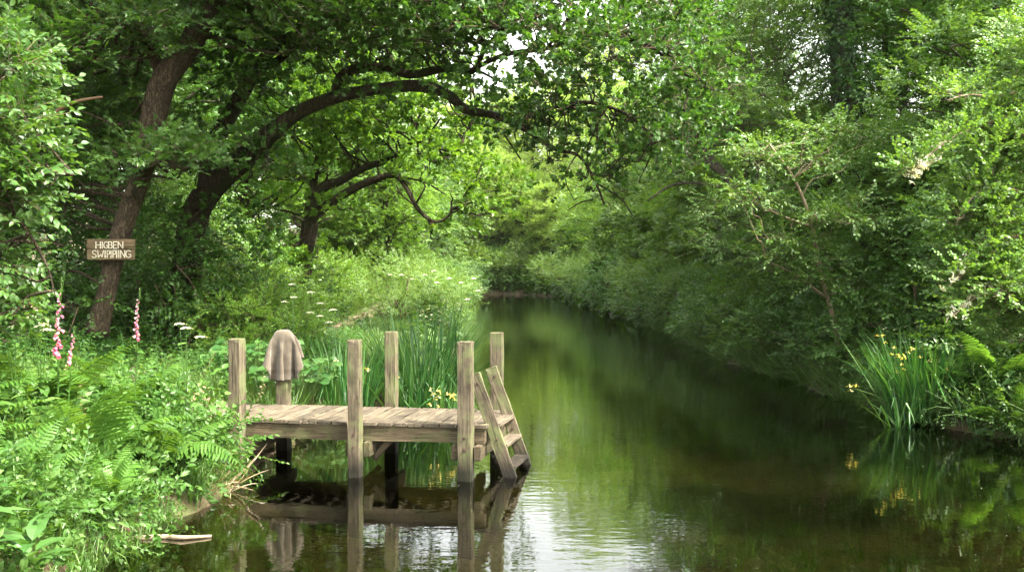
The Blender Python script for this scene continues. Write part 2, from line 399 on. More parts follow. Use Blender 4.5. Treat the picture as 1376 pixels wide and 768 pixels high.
# ================================================================== THE SETTING
def setting():
    # land: a sheet whose grid is fine near the river and coarse far off
    def axis(segs):
        out = [segs[0][0]]
        for a, b, st in segs: out += list(np.arange(a, b, st))[1:] + [b]
        return np.array(out)
    xs = axis([(-160, -30, 5), (-30, -9, .8), (-9, 11, .16), (11, 30, .8), (30, 160, 5)])
    ys = axis([(-30, 2, 1.2), (2, 34, .18), (34, 60, .5), (60, 125, 1), (125, 400, 12)])
    X, Y = np.meshgrid(xs, ys); Z = ground(X, Y)
    V = np.stack([X.ravel(), Y.ravel(), Z.ravel()], 1)
    nx, ny = len(xs), len(ys)
    i = (np.arange(ny - 1)[:, None] * nx + np.arange(nx - 1)[None]).ravel()
    T = np.concatenate([np.stack([i, i + 1, i + nx + 1], 1), np.stack([i, i + nx + 1, i + nx], 1)])
    # split: river bed under water, ground above
    zc = V[T][:, :, 2].mean(1)
    cx, cy = V[T][:, :, 0].mean(1), V[T][:, :, 1].mean(1)
    bed = zc < -.02
    pth = path_mask(cx, cy) > 0
    soil = noisy('woodland_soil', [(.3, (.030, .020, .012)), (.5, (.060, .042, .022)), (.62, (.050, .060, .018)), (.8, (.07, .09, .025))], 1.6, bump=.8, bdist=.05)
    litter = noisy('leaf_litter', [(.3, (.10, .065, .045)), (.5, (.22, .15, .11)), (.7, (.34, .25, .19))], 9, bump=1, bdist=.03)
    bedm = noisy('river_bed_gravel', [(.28, (.012, .010, .006)), (.48, (.032, .024, .014)), (.58, (.050, .038, .022)), (.66, (.020, .034, .008)), (.85, (.03, .06, .010))], 1.1, bump=1, bdist=.05, scale2=7)
    for nm, msk, mt in (('ground', ~bed & ~pth, soil), ('footpath', ~bed & pth, litter), ('river_bed', bed, bedm)):
        TT = T[msk]; u, inv = np.unique(TT, return_inverse=True)
        g = Geo(); g.add(V[u], inv.reshape(-1, 3)); tag(link(nm, mesh_from(nm, g, [mt], True)), kind='structure')
    # water
    g = Geo(); yy = np.arange(-12, 124, 1.0); V = []; T = []
    for y in yy: V += [(float(xl(y)) - .9, y, 0), (float(xr(y)) + .9, y, 0)]
    for k in range(len(yy) - 1): T += [(2 * k, 2 * k + 1, 2 * k + 3), (2 * k, 2 * k + 3, 2 * k + 2)]
    g.add(V, T)
    m, nt, out = newmat('river_water')
    tc = N(nt, 'ShaderNodeTexCoord')
    def nz(scale, st, det, rgh=.5):
        mp = N(nt, 'ShaderNodeMapping'); mp.inputs['Scale'].default_value = st; nt.links.new(tc.outputs['Object'], mp.inputs['Vector'])
        n = N(nt, 'ShaderNodeTexNoise'); n.inputs['Scale'].default_value = scale; n.inputs['Detail'].default_value = det; n.inputs['Roughness'].default_value = rgh
        nt.links.new(mp.outputs[0], n.inputs['Vector']); return n
    big = nz(1.2, (.35, 1.3, 1), 2); fine = nz(6.0, (.6, 1.5, 1), 2.5, .5); patch = nz(.28, (1, .6, 1), 2)
    pr = N(nt, 'ShaderNodeMapRange'); pr.inputs['From Min'].default_value = .38; pr.inputs['From Max'].default_value = .62; pr.inputs['To Min'].default_value = .35
    nt.links.new(patch.outputs['Fac'], pr.inputs['Value'])
    fm = N(nt, 'ShaderNodeMath', operation='MULTIPLY'); nt.links.new(fine.outputs['Fac'], fm.inputs[0]); nt.links.new(pr.outputs[0], fm.inputs[1])
    b1 = N(nt, 'ShaderNodeBump'); b1.inputs['Strength'].default_value = 1; b1.inputs['Distance'].default_value = .003
    b2 = N(nt, 'ShaderNodeBump'); b2.inputs['Strength'].default_value = 1; b2.inputs['Distance'].default_value = .0025
    nt.links.new(big.outputs['Fac'], b1.inputs['Height']); nt.links.new(fm.outputs[0], b2.inputs['Height']); nt.links.new(b1.outputs[0], b2.inputs['Normal'])
    fr = N(nt, 'ShaderNodeFresnel'); fr.inputs['IOR'].default_value = 1.5; nt.links.new(b2.outputs[0], fr.inputs['Normal'])
    gl = N(nt, 'ShaderNodeBsdfGlossy'); gl.inputs['Roughness'].default_value = .008; gl.inputs['Color'].default_value = (1, 1, 1, 1); nt.links.new(b2.outputs[0], gl.inputs['Normal'])
    tr = N(nt, 'ShaderNodeBsdfTransparent'); tr.inputs['Color'].default_value = (.34, .36, .19, 1)
    mx = N(nt, 'ShaderNodeMixShader'); nt.links.new(fr.outputs[0], mx.inputs[0]); nt.links.new(tr.outputs[0], mx.inputs[1]); nt.links.new(gl.outputs[0], mx.inputs[2])
    nt.links.new(mx.outputs[0], out.inputs['Surface'])
    tag(link('river_water', mesh_from('river_water', g, [m])), kind='structure')
def path_x(y): return np.interp(y, [-5, 8, 13, 20, 28, 36, 47, 70], [-6.6, -6.4, -6.2, -5.3, -4.8, -5.2, -6.2, -8])
def path_mask(x, y):
    w = .55 + .18 * wob(x * 1.5, y * 1.5)
    a = np.abs(x - path_x(y)) < w
    jet = (np.abs(y - 13.1 - (x + 3.4) * -.15) < .7 + .2 * wob(x * 2, y * 2)) & (x < -3.3) & (x > -6.4)
    return (a | jet).astype(int)
setting()

# ================================================================== JETTY
def woodmat(name, dark, light, green, gamt=.25, axis=0):
    """weathered grain running along the local axis of each piece (coordinates stored per piece)"""
    m, nt, out = newmat(name)
    a = N(nt, 'ShaderNodeAttribute', attribute_name='grain')
    mp = N(nt, 'ShaderNodeMapping'); mp.inputs['Scale'].default_value = (1.1, 16, 16); nt.links.new(a.outputs['Vector'], mp.inputs['Vector'])
    n1 = N(nt, 'ShaderNodeTexNoise'); n1.inputs['Scale'].default_value = 2.4; n1.inputs['Detail'].default_value = 9; n1.inputs['Roughness'].default_value = .7; nt.links.new(mp.outputs[0], n1.inputs['Vector'])
    n2 = N(nt, 'ShaderNodeTexNoise'); n2.inputs['Scale'].default_value = 3.2; n2.inputs['Detail'].default_value = 6; n2.inputs['Roughness'].default_value = .65; nt.links.new(a.outputs['Vector'], n2.inputs['Vector'])
    r = ramp(nt, [(.36, dark), (.50, tuple((d + l) / 2 for d, l in zip(dark, light))), (.64, light)])
    nt.links.new(n1.outputs['Fac'], r.inputs['Fac'])
    r2 = ramp(nt, [(.30, (.34, .31, .27)), (.48, (.85, .84, .80)), (.72, (1.15, 1.13, 1.08))]); nt.links.new(n2.outputs['Fac'], r2.inputs['Fac'])
    mu = N(nt, 'ShaderNodeMixRGB', blend_type='MULTIPLY'); mu.inputs['Fac'].default_value = .8; nt.links.new(r.outputs[0], mu.inputs['Color1']); nt.links.new(r2.outputs[0], mu.inputs['Color2'])
    vr = N(nt, 'ShaderNodeAttribute', attribute_name='v')
    hs = N(nt, 'ShaderNodeHueSaturation'); mr = N(nt, 'ShaderNodeMapRange'); mr.inputs['To Min'].default_value = .72; mr.inputs['To Max'].default_value = 1.25
    nt.links.new(vr.outputs['Fac'], mr.inputs['Value']); nt.links.new(mr.outputs[0], hs.inputs['Value']); nt.links.new(mu.outputs[0], hs.inputs['Color'])
    n3 = N(nt, 'ShaderNodeTexNoise'); n3.inputs['Scale'].default_value = 5.5; n3.inputs['Detail'].default_value = 7; nt.links.new(a.outputs['Vector'], n3.inputs['Vector'])
    mm = N(nt, 'ShaderNodeMapRange'); mm.inputs['From Min'].default_value = .62 - gamt * .4; mm.inputs['From Max'].default_value = .78 - gamt * .4; mm.inputs['To Max'].default_value = .6; nt.links.new(n3.outputs['Fac'], mm.inputs['Value'])
    mx = N(nt, 'ShaderNodeMixRGB'); mx.inputs['Color2'].default_value = (*green, 1); nt.links.new(mm.outputs[0], mx.inputs['Fac']); nt.links.new(hs.outputs[0], mx.inputs['Color1'])
    # wet, algae-dark timber close to the waterline
    geo = N(nt, 'ShaderNodeNewGeometry'); sp = N(nt, 'ShaderNodeSeparateXYZ'); nt.links.new(geo.outputs['Position'], sp.inputs[0])
    ad = N(nt, 'ShaderNodeMath', operation='MULTIPLY_ADD'); ad.inputs[1].default_value = -.18; nt.links.new(n3.outputs['Fac'], ad.inputs[0]); nt.links.new(sp.outputs['Z'], ad.inputs[2])
    mq = N(nt, 'ShaderNodeMapping'); mq.inputs['Scale'].default_value = (1.6, 30, 30); nt.links.new(a.outputs['Vector'], mq.inputs['Vector'])
    n5 = N(nt, 'ShaderNodeTexNoise'); n5.inputs['Scale'].default_value = 1.0; n5.inputs['Detail'].default_value = 3; nt.links.new(mq.outputs[0], n5.inputs['Vector'])
    cr = ramp(nt, [(.63, (1, 1, 1)), (.68, (.32, .29, .25))]); nt.links.new(n5.outputs['Fac'], cr.inputs['Fac'])
    cm = N(nt, 'ShaderNodeMixRGB', blend_type='MULTIPLY'); cm.inputs['Fac'].default_value = 1; nt.links.new(mx.outputs[0], cm.inputs['Color1']); nt.links.new(cr.outputs[0], cm.inputs['Color2']); mx = cm
    wr = N(nt, 'ShaderNodeMapRange'); wr.inputs['From Min'].default_value = .0; wr.inputs['From Max'].default_value = .26; wr.inputs['To Min'].default_value = .12; wr.inputs['To Max'].default_value = 1; nt.links.new(ad.outputs[0], wr.inputs['Value'])
    wm = N(nt, 'ShaderNodeMixRGB', blend_type='MULTIPLY'); wm.inputs['Fac'].default_value = 1; nt.links.new(mx.outputs[0], wm.inputs['Color1']); nt.links.new(wr.outputs[0], wm.inputs['Color2'])
    p = N(nt, 'ShaderNodeBsdfPrincipled'); p.inputs['Roughness'].default_value = .82; p.inputs['Specular IOR Level'].default_value = .25
    nt.links.new(wm.outputs[0], p.inputs['Base Color'])
    b = N(nt, 'ShaderNodeBump'); b.inputs['Strength'].default_value = 1; b.inputs['Distance'].default_value = .012
    nt.links.new(n1.outputs['Fac'], b.inputs['Height']); nt.links.new(b.outputs[0], p.inputs['Normal']); nt.links.new(p.outputs[0], out.inputs['Surface'])
    return m
W_POST = woodmat('weathered_post_wood', (.038, .031, .021), (.142, .116, .079), (.10, .12, .045), .42)
W_DECK = woodmat('deck_board_wood', (.045, .036, .026), (.150, .122, .090), (.16, .15, .08), .12)
W_BEAM = woodmat('beam_wood', (.035, .027, .016), (.125, .097, .060), (.08, .09, .035), .3)
M_BOLT = noisy('rusty_bolt', [(.3, (.03, .02, .015)), (.7, (.08, .05, .035))], 20, rough=.6)

class Wood:
    """timbers with worn, slightly irregular edges; grain coordinates run along each piece"""
    def __init__(s): s.V, s.F, s.G, s.A, s.n = [], [], [], [], 0
    def beam(s, p0, p1, w, h, up=(0, 0, 1), bev=.008, v=None, wear=.003, segs=6, taper=0):
        p0 = np.asarray(p0, float); p1 = np.asarray(p1, float); d = p1 - p0; L = np.linalg.norm(d); d /= L
        x = np.cross(d, up); x /= np.linalg.norm(x); z = np.cross(x, d)
        prof = []
        for sx, sz in ((-1, -1), (1, -1), (1, 1), (-1, 1)):
            cx, cz = sx * (w / 2 - bev), sz * (h / 2 - bev)
            a = math.atan2(sz, sx)
            for da in (-PI / 4, 0, PI / 4): prof.append((cx + bev * math.cos(a + da) * (1 if da else 1.1), cz + bev * math.sin(a + da) * (1 if da else 1.1)))
        prof = np.array(prof); n = len(prof); off = R.uniform(0, 50, 3); ts = [0, .006 / L * 1.2] + list(np.linspace(.02, .98, segs)) + [1 - .006 / L * 1.2, 1]
        base = s.n
        for k, t in enumerate(ts):
            sc_ = .92 if k in (0, len(ts) - 1) else 1
            sc_ = 1 - (1 - sc_) * (bev / .01)
            q = prof * sc_ + R.normal(size=(n, 2)) * wear * (0 if k in (0, len(ts) - 1) else 1)
            P = p0 + d * (t * L) + np.outer(q[:, 0], x) + np.outer(q[:, 1], z)
            s.V += list(P); s.G += [(t * L + off[0], a + off[1], b + off[2]) for a, b in q]
        for k in range(len(ts) - 1):
            for j in range(n):
                jj = (j + 1) % n; a0 = base + k * n
                s.F.append((a0 + j, a0 + jj, a0 + n + jj, a0 + n + j))
        s.F.append(tuple(base + j for j in range(n))[::-1]); s.F.append(tuple(base + (len(ts) - 1) * n + j for j in range(n)))
        nf = (len(ts) - 1) * n + 2
        s.A += [R.uniform(.15, .85) if v is None else v] * nf
        s.n = len(s.V); return s
    def build(s, name, mat, parent=None):
        me = bpy.data.meshes.new(name); me.from_pydata([tuple(v) for v in s.V], [], s.F)
        me.materials.append(mat)
        a = me.attributes.new('grain', 'FLOAT_VECTOR', 'POINT'); a.data.foreach_set('vector', np.array(s.G, np.float32).ravel())
        b = me.attributes.new('v', 'FLOAT', 'FACE'); b.data.foreach_set('value', np.array(s.A, np.float32))
        me.update(); return link(name, me, parent)

JO = np.array([-.53, 11.45, 0.0]); JU = np.array([-.984, .176, 0.0]); JV = np.array([.176, .984, 0.0])
def J(u, v, z): return JO + JU * u + JV * v + np.array([0, 0, z])
def bolt(parent, p, d, r=.014):
    g = Geo(); p = np.asarray(p); d = np.asarray(d, float); d /= np.linalg.norm(d)
    tube(g, [p - d * .01, p + d * .012], r, 6); tube(g, [p - d * .01, p + d * .002], r * 1.7, 12)
    return link('bolt', mesh_from('bolt', g, [M_BOLT]), parent)
def jetty():
    root = empty('swimming_jetty', (0, 0, 0), 'weathered timber jetty with upright posts and ladder beside the river bank', 'jetty')
    posts = []
    for (u, v, top, w, ln) in ((0, 0, 1.60, .162, .004), (1.32, -.03, 1.605, .142, .008), (2.83, 0, 1.60, .155, -.012), (-.06, 1.56, 1.61, .158, .0), (1.36, 1.53, 1.61, .145, 0), (2.86, 1.49, 1.57, .16, 0)):
        b = Wood().beam(J(u, v, -.95), J(u + ln, v, top), w, w, up=JV, bev=.012, wear=.0035, segs=12, v=R.uniform(.35, .65))
        posts.append(b.build('post', W_POST, root))
    dk = Wood(); u = -.22; k = 0
    while u < 3.75:
        w = R.uniform(.158, .176)
        e0 = .105 + R.normal() * .008; e1 = 1.455 + R.normal() * .01
        if u + w > 3.55: e0 += .02
        z = .60 + R.normal() * .002
        dk.beam(J(u + w / 2, e0, z), J(u + w / 2, e1, z + R.normal() * .003), w, .038, bev=.005, wear=.0015, v=R.uniform(0, 1))
        u += w + R.uniform(.018, .027); k += 1
    deck = dk.build('deck', W_DECK, root)
    bm = lambda nm, a, b, w, h, up=(0, 0, 1), v=None: Wood().beam(a, b, w, h, up, .007, v, .003, 10).build(nm, W_BEAM, root)
    bm('edge_beam', J(-.195, .155, .49), J(3.6, .155, .49), .06, .178)
    bm('edge_beam', J(-.195, 1.40, .49), J(3.6, 1.40, .49), .06, .178)
    bm('end_beam', J(-.165, .192, .492), J(-.165, 1.365, .492), .05, .16)
    for uu, a, b in ((-.135, -.02, 1.60), (.135, -.02, 1.60), (1.32 - .115, .02, 1.55), (1.32 + .115, .05, 1.55), (2.83 - .12, .05, 1.5)):
        bm('cross_beam', J(uu, a, .312), J(uu, b, .312), .075, .17)
    Wood().beam(J(1.19, .26, .16), J(.98, .26, .398), .05, .07, bev=.005).build('knee_brace', W_BEAM, root)
    Wood().beam(J(1.45, 1.3, .14), J(1.72, 1.3, .398), .05, .07, bev=.005).build('knee_brace', W_BEAM, root)
    for p in ((0, -.088, .36), (1.32, -.108, .36), (0, -.088, .50), (1.32, -.108, .50)): bolt(root, J(p[0], p[1] + .006, p[2]), -JV, .014)
    # ladder: two stringers leaning over the end, three treads
    lad = bpy.data.objects.new('ladder', None); COL.objects.link(lad); lad.parent = root
    ft, fb = np.array([-.035, 0, 1.20]), np.array([-.511, 0, -.12])
    for v, du in ((.27, 0), (1.08, -.04)):
        s = Wood().beam(J(fb[0] + du, v, fb[2]), J(ft[0] + du, v, ft[2]), .048, .15, bev=.008, v=.6, segs=10)
        st = s.build('stringer', W_POST, lad)
        bolt(st, J(-.085 + du, v - .026, 1.09), -JV, .010); bolt(st, J(-.318 + du, v - .026, .44), -JV, .010)
    for z in (.60, .36, .105):
        t = (z - fb[2]) / (ft[2] - fb[2]); uc = fb[0] + (ft[0] - fb[0]) * t
        Wood().beam(J(uc - .01, .292, z), J(uc - .05, 1.058, z), .165, .036, bev=.005, v=.75).build('tread', W_DECK, lad)
        if z > .2: Wood().beam(J(uc + .035, .294, z - .06), J(uc - .005, 1.056, z - .06), .03, .07, bev=.004, v=.4).build('tread_bearer', W_BEAM, lad)
jetty()

TOWEL_GRID = [
    -114, -177, 1013, -130, -138, 1009, -145, -99, 1008, -122, -69, 1004, -86, -81, 999, -59, -110, 997, -40, -143, 997, -27, -178, 999, -10, -211, 1004, 24, -221, 1006, 43, -192, 1003, 23, -163, 999, -10, -147, 999, -36, -123, 1000, -23, -92, 999, 13, -101, 997, 47, -116, 999, 81, -101, 1001, 91, -64, 1005, 91, -24, 1011, 109, 10, 1018, 134, -10, 1017, 150, -47, 1013, 178, -73, 1009,
    -108, -191, 1043, -121, -151, 1041, -140, -114, 1040, -132, -77, 1039, -95, -75, 1036, -64, -100, 1034, -43, -131, 1035, -29, -166, 1038, -14, -199, 1043, 18, -215, 1046, 41, -190, 1044, 23, -159, 1041, -10, -144, 1040, -34, -117, 1040, -13, -91, 1038, 22, -103, 1037, 57, -115, 1037, 86, -93, 1039, 92, -54, 1042, 93, -15, 1047, 124, 4, 1051, 145, -30, 1044, 144, -71, 1036, 170, -99, 1027,
    -108, -205, 1074, -112, -164, 1072, -132, -128, 1073, -138, -90, 1074, -105, -72, 1073, -72, -91, 1072, -46, -119, 1073, -31, -153, 1076, -18, -187, 1082, 11, -208, 1087, 38, -187, 1086, 22, -156, 1082, -11, -140, 1081, -31, -111, 1081, -3, -91, 1078, 31, -106, 1076, 67, -112, 1076, 90, -83, 1076, 91, -45, 1079, 101, -8, 1083, 137, -14, 1080, 143, -52, 1071, 146, -93, 1062, 163, -123, 1047,
    -117, -217, 1104, -106, -178, 1104, -121, -141, 1105, -137, -105, 1108, -116, -75, 1110, -81, -85, 1109, -51, -108, 1111, -33, -140, 1115, -21, -175, 1120, 5, -200, 1126, 35, -185, 1127, 21, -153, 1123, -11, -136, 1123, -26, -105, 1121, 6, -92, 1118, 39, -108, 1115, 75, -107, 1114, 91, -73, 1114, 91, -35, 1116, 117, -10, 1117, 143, -36, 1108, 142, -75, 1097, 151, -113, 1089, 173, -140, 1074,
    -134, -221, 1133, -107, -193, 1135, -111, -154, 1138, -130, -120, 1142, -126, -84, 1146, -90, -79, 1147, -58, -99, 1149, -35, -128, 1153, -23, -162, 1159, -2, -191, 1166, 31, -182, 1168, 21, -149, 1165, -12, -132, 1164, -19, -99, 1162, 16, -94, 1157, 49, -110, 1155, 83, -100, 1153, 91, -63, 1152, 97, -26, 1153, 132, -24, 1148, 142, -59, 1136, 141, -97, 1125, 160, -131, 1116, 190, -147, 1101,
    -154, -213, 1159, -117, -205, 1167, -104, -169, 1170, -119, -134, 1175, -129, -98, 1181, -101, -77, 1185, -67, -92, 1187, -39, -116, 1192, -25, -150, 1198, -7, -180, 1206, 26, -179, 1209, 20, -146, 1206, -12, -127, 1205, -11, -94, 1202, 24, -97, 1197, 58, -110, 1194, 88, -90, 1191, 91, -53, 1190, 112, -25, 1188, 139, -46, 1177, 138, -82, 1164, 146, -118, 1152, 176, -142, 1143, 209, -138, 1127,
    -171, -195, 1182, -137, -206, 1196, -107, -184, 1203, -109, -147, 1209, -125, -114, 1216, -112, -81, 1222, -77, -87, 1226, -45, -106, 1230, -27, -137, 1237, -12, -169, 1245, 21, -175, 1250, 19, -143, 1247, -11, -122, 1246, -2, -92, 1242, 33, -100, 1237, 68, -108, 1233, 90, -80, 1230, 95, -43, 1228, 128, -37, 1221, 137, -70, 1206, 137, -105, 1192, 159, -134, 1180, 195, -136, 1170, 220, -117, 1150,
    -180, -169, 1202, -156, -192, 1222, -121, -193, 1235, -103, -162, 1243, -116, -128, 1251, -120, -93, 1259, -87, -82, 1264, -53, -97, 1269, -30, -124, 1276, -16, -157, 1285, 15, -171, 1291, 18, -139, 1289, -10, -116, 1287, 8, -91, 1282, 42, -104, 1277, 77, -103, 1273, 90, -69, 1268, 109, -40, 1264, 134, -59, 1251, 133, -93, 1235, 145, -126, 1221, 179, -136, 1209, 208, -116, 1194, 220, -91, 1170,
    -178, -140, 1219, -168, -168, 1243, -143, -186, 1264, -110, -177, 1276, -106, -142, 1285, -119, -109, 1295, -98, -82, 1302, -63, -92, 1308, -34, -112, 1315, -19, -144, 1324, 8, -164, 1332, 18, -136, 1330, -8, -110, 1328, 18, -91, 1322, 51, -106, 1317, 83, -94, 1312, 93, -59, 1307, 124, -52, 1298, 131, -83, 1281, 134, -116, 1264, 164, -133, 1250, 194, -118, 1235, 208, -89, 1214, 211, -64, 1187,
    -166, -112, 1234, -168, -138, 1262, -157, -163, 1287, -130, -177, 1307, -103, -158, 1320, -110, -124, 1330, -108, -90, 1340, -74, -88, 1347, -40, -102, 1354, -22, -131, 1363, 2, -156, 1372, 17, -132, 1371, -4, -103, 1369, 27, -93, 1363, 60, -106, 1357, 86, -83, 1351, 105, -55, 1344, 128, -75, 1329, 127, -107, 1310, 151, -129, 1295, 182, -118, 1278, 196, -91, 1256, 198, -62, 1231, 194, -40, 1202,
    -144, -89, 1247, -156, -109, 1277, -158, -132, 1306, -147, -156, 1332, -119, -166, 1353, -102, -139, 1365, -110, -105, 1377, -84, -84, 1386, -50, -94, 1393, -24, -118, 1402, -5, -147, 1412, 17, -128, 1413, 2, -97, 1410, 36, -96, 1403, 70, -102, 1396, 89, -72, 1389, 119, -68, 1378, 121, -99, 1359, 140, -124, 1341, 170, -115, 1323, 184, -90, 1300, 185, -63, 1274, 177, -40, 1245, 168, -23, 1214,
    -118, -72, 1258, -132, -86, 1290, -143, -103, 1321, -147, -124, 1352, -137, -146, 1379, -110, -152, 1401, -103, -120, 1413, -95, -88, 1425, -60, -91, 1432, -29, -105, 1441, -10, -135, 1452, 16, -124, 1454, 10, -92, 1450, 44, -99, 1443, 77, -93, 1436, 102, -69, 1427, 115, -93, 1409, 130, -119, 1390, 159, -110, 1370, 171, -86, 1346, 170, -61, 1318, 162, -41, 1288, 148, -27, 1256, 136, -18, 1222,
    -93, -53, 1271, -104, -69, 1302, -118, -81, 1335, -129, -95, 1367, -134, -113, 1398, -128, -134, 1428, -102, -136, 1450, -99, -102, 1462, -71, -89, 1472, -36, -95, 1480, -14, -121, 1491, 16, -120, 1495, 20, -91, 1491, 54, -100, 1483, 83, -83, 1475, 108, -89, 1460, 121, -112, 1441, 148, -102, 1420, 156, -79, 1393, 153, -59, 1362, 142, -43, 1330, 129, -34, 1297, 115, -28, 1263, 104, -21, 1228,
    -101, -25, 1283, -91, -41, 1316, -92, -59, 1348, -101, -74, 1380, -112, -86, 1413, -119, -101, 1446, -117, -119, 1478, -96, -118, 1500, -81, -88, 1511, -46, -91, 1520, -16, -107, 1530, 13, -115, 1537, 29, -90, 1531, 64, -97, 1524, 95, -86, 1513, 111, -101, 1492, 135, -92, 1470, 138, -72, 1440, 129, -58, 1407, 118, -50, 1372, 107, -43, 1338, 95, -33, 1304, 90, -15, 1273, 92, 0, 1239,
    -133, -29, 1291, -121, -31, 1326, -108, -34, 1360, -96, -43, 1394, -91, -59, 1427, -94, -74, 1460, -102, -87, 1494, -105, -101, 1527, -86, -100, 1550, -57, -91, 1560, -21, -92, 1569, 9, -106, 1577, 38, -91, 1572, 74, -90, 1563, 97, -85, 1542, 117, -78, 1519, 111, -67, 1485, 102, -60, 1450, 94, -49, 1416, 90, -33, 1383, 96, -18, 1350, 105, -8, 1316, 116, 0, 1281, 123, 10, 1247,
    -164, -39, 1298, -153, -42, 1333, -142, -44, 1368, -131, -46, 1403, -120, -47, 1438, -110, -48, 1473, -99, -55, 1508, -91, -67, 1541, -89, -80, 1576, -68, -86, 1603, -29, -82, 1608, 7, -79, 1609, 44, -78, 1610, 86, -77, 1603, 91, -63, 1566, 91, -52, 1531, 92, -39, 1497, 98, -28, 1462, 108, -19, 1428, 115, -8, 1394, 119, 5, 1359, 119, 17, 1325, 116, 28, 1290, 113, 35, 1254,
    -173, -13, 1303, -165, -16, 1338, -158, -20, 1374, -150, -23, 1410, -141, -27, 1445, -132, -31, 1481, -122, -34, 1516, -109, -38, 1551, -92, -42, 1583, -71, -43, 1612, -32, -39, 1612, 4, -37, 1613, 40, -35, 1616, 78, -32, 1609, 91, -24, 1577, 100, -14, 1543, 102, -4, 1508, 102, 5, 1472, 98, 13, 1437, 95, 21, 1401, 93, 29, 1366, 91, 37, 1330, 91, 46, 1294, 92, 54, 1259,
    -142, -1, 1296, -134, -4, 1332, -125, -6, 1367, -117, -8, 1403, -108, -9, 1438, -100, -10, 1474, -93, -8, 1510, -91, -4, 1546, -93, -2, 1583, -72, 0, 1611, -35, 2, 1612, 1, 4, 1614, 38, 7, 1617, 74, 9, 1612, 91, 14, 1587, 91, 23, 1552, 94, 31, 1516, 98, 39, 1480, 103, 45, 1444, 107, 49, 1408, 111, 51, 1372, 115, 53, 1335, 119, 54, 1298, 122, 54, 1262,
    -110, 8, 1289, -102, 10, 1325, -96, 13, 1361, -92, 18, 1397, -91, 23, 1434, -91, 27, 1470, -91, 32, 1506, -91, 35, 1543, -92, 39, 1579, -75, 42, 1610, -37, 43, 1612, -1, 46, 1615, 35, 48, 1619, 73, 51, 1611, 93, 47, 1581, 116, 44, 1553, 130, 38, 1519, 137, 32, 1483, 138, 30, 1447, 140, 30, 1410, 142, 31, 1374, 144, 33, 1337, 146, 34, 1301, 149, 35, 1264,
    -96, 35, 1285, -97, 42, 1321, -99, 48, 1357, -101, 53, 1394, -102, 57, 1430, -104, 61, 1467, -106, 64, 1503, -108, 68, 1540, -103, 76, 1576, -78, 84, 1601, -40, 84, 1606, -4, 84, 1603, 32, 86, 1602, 68, 90, 1597, 85, 82, 1570, 95, 67, 1538, 113, 65, 1506, 131, 63, 1474, 149, 59, 1443, 163, 51, 1410, 173, 42, 1375, 177, 34, 1340, 178, 28, 1303, 180, 26, 1267,
    -127, 47, 1284, -131, 51, 1320, -134, 56, 1357, -137, 62, 1393, -138, 70, 1429, -137, 81, 1464, -128, 94, 1497, -111, 104, 1529, -98, 83, 1548, -68, 93, 1559, -32, 91, 1567, -6, 106, 1568, 29, 109, 1570, 50, 91, 1557, 80, 103, 1544, 92, 99, 1518, 85, 81, 1487, 97, 67, 1456, 117, 66, 1425, 137, 69, 1394, 158, 69, 1364, 177, 65, 1333, 193, 56, 1301, 204, 47, 1267,
    -160, 52, 1284, -164, 61, 1320, -165, 74, 1355, -161, 89, 1388, -150, 104, 1420, -133, 116, 1450, -110, 122, 1478, -105, 98, 1497, -87, 79, 1510, -57, 94, 1519, -25, 102, 1527, -9, 129, 1535, 25, 122, 1530, 34, 91, 1519, 67, 98, 1506, 91, 122, 1493, 101, 111, 1467, 86, 97, 1437, 87, 77, 1406, 105, 67, 1376, 126, 69, 1346, 148, 73, 1316, 171, 75, 1287, 191, 73, 1256,
    -187, 72, 1281, -183, 90, 1314, -172, 107, 1345, -156, 122, 1374, -134, 134, 1402, -108, 135, 1427, -104, 108, 1446, -111, 79, 1462, -80, 86, 1470, -46, 92, 1479, -22, 113, 1488, -11, 144, 1496, 21, 135, 1491, 20, 100, 1481, 52, 92, 1468, 75, 117, 1456, 101, 138, 1443, 110, 121, 1417, 92, 107, 1387, 82, 88, 1358, 95, 72, 1328, 118, 69, 1299, 142, 72, 1270, 162, 74, 1240,
    -196, 103, 1272, -181, 122, 1301, -161, 137, 1329, -136, 147, 1355, -108, 146, 1378, -99, 119, 1396, -119, 93, 1412, -100, 71, 1424, -70, 92, 1431, -35, 94, 1439, -21, 124, 1448, -13, 156, 1456, 19, 147, 1452, 13, 113, 1442, 36, 91, 1430, 66, 105, 1419, 82, 137, 1408, 112, 150, 1394, 117, 128, 1367, 98, 115, 1339, 81, 98, 1310, 88, 76, 1282, 112, 71, 1254, 134, 70, 1224,
    -189, 134, 1258, -167, 150, 1284, -140, 159, 1309, -110, 156, 1330, -94, 130, 1348, -115, 104, 1363, -123, 74, 1378, -91, 77, 1385, -59, 93, 1392, -25, 101, 1399, -22, 135, 1408, -15, 168, 1416, 17, 160, 1413, 11, 126, 1403, 20, 94, 1393, 54, 96, 1381, 73, 125, 1371, 91, 156, 1362, 122, 158, 1346, 123, 135, 1319, 102, 120, 1292, 82, 104, 1265, 85, 80, 1237, 105, 70, 1208,
    -174, 159, 1242, -145, 169, 1265, -114, 167, 1285, -92, 143, 1301, -106, 113, 1316, -130, 89, 1330, -112, 64, 1341, -83, 84, 1346, -49, 93, 1352, -19, 111, 1360, -23, 146, 1368, -17, 179, 1376, 15, 172, 1373, 11, 138, 1364, 8, 103, 1355, 39, 91, 1344, 66, 113, 1334, 78, 147, 1326, 102, 173, 1317, 131, 164, 1299, 127, 139, 1273, 104, 124, 1246, 82, 107, 1220, 81, 85, 1191,
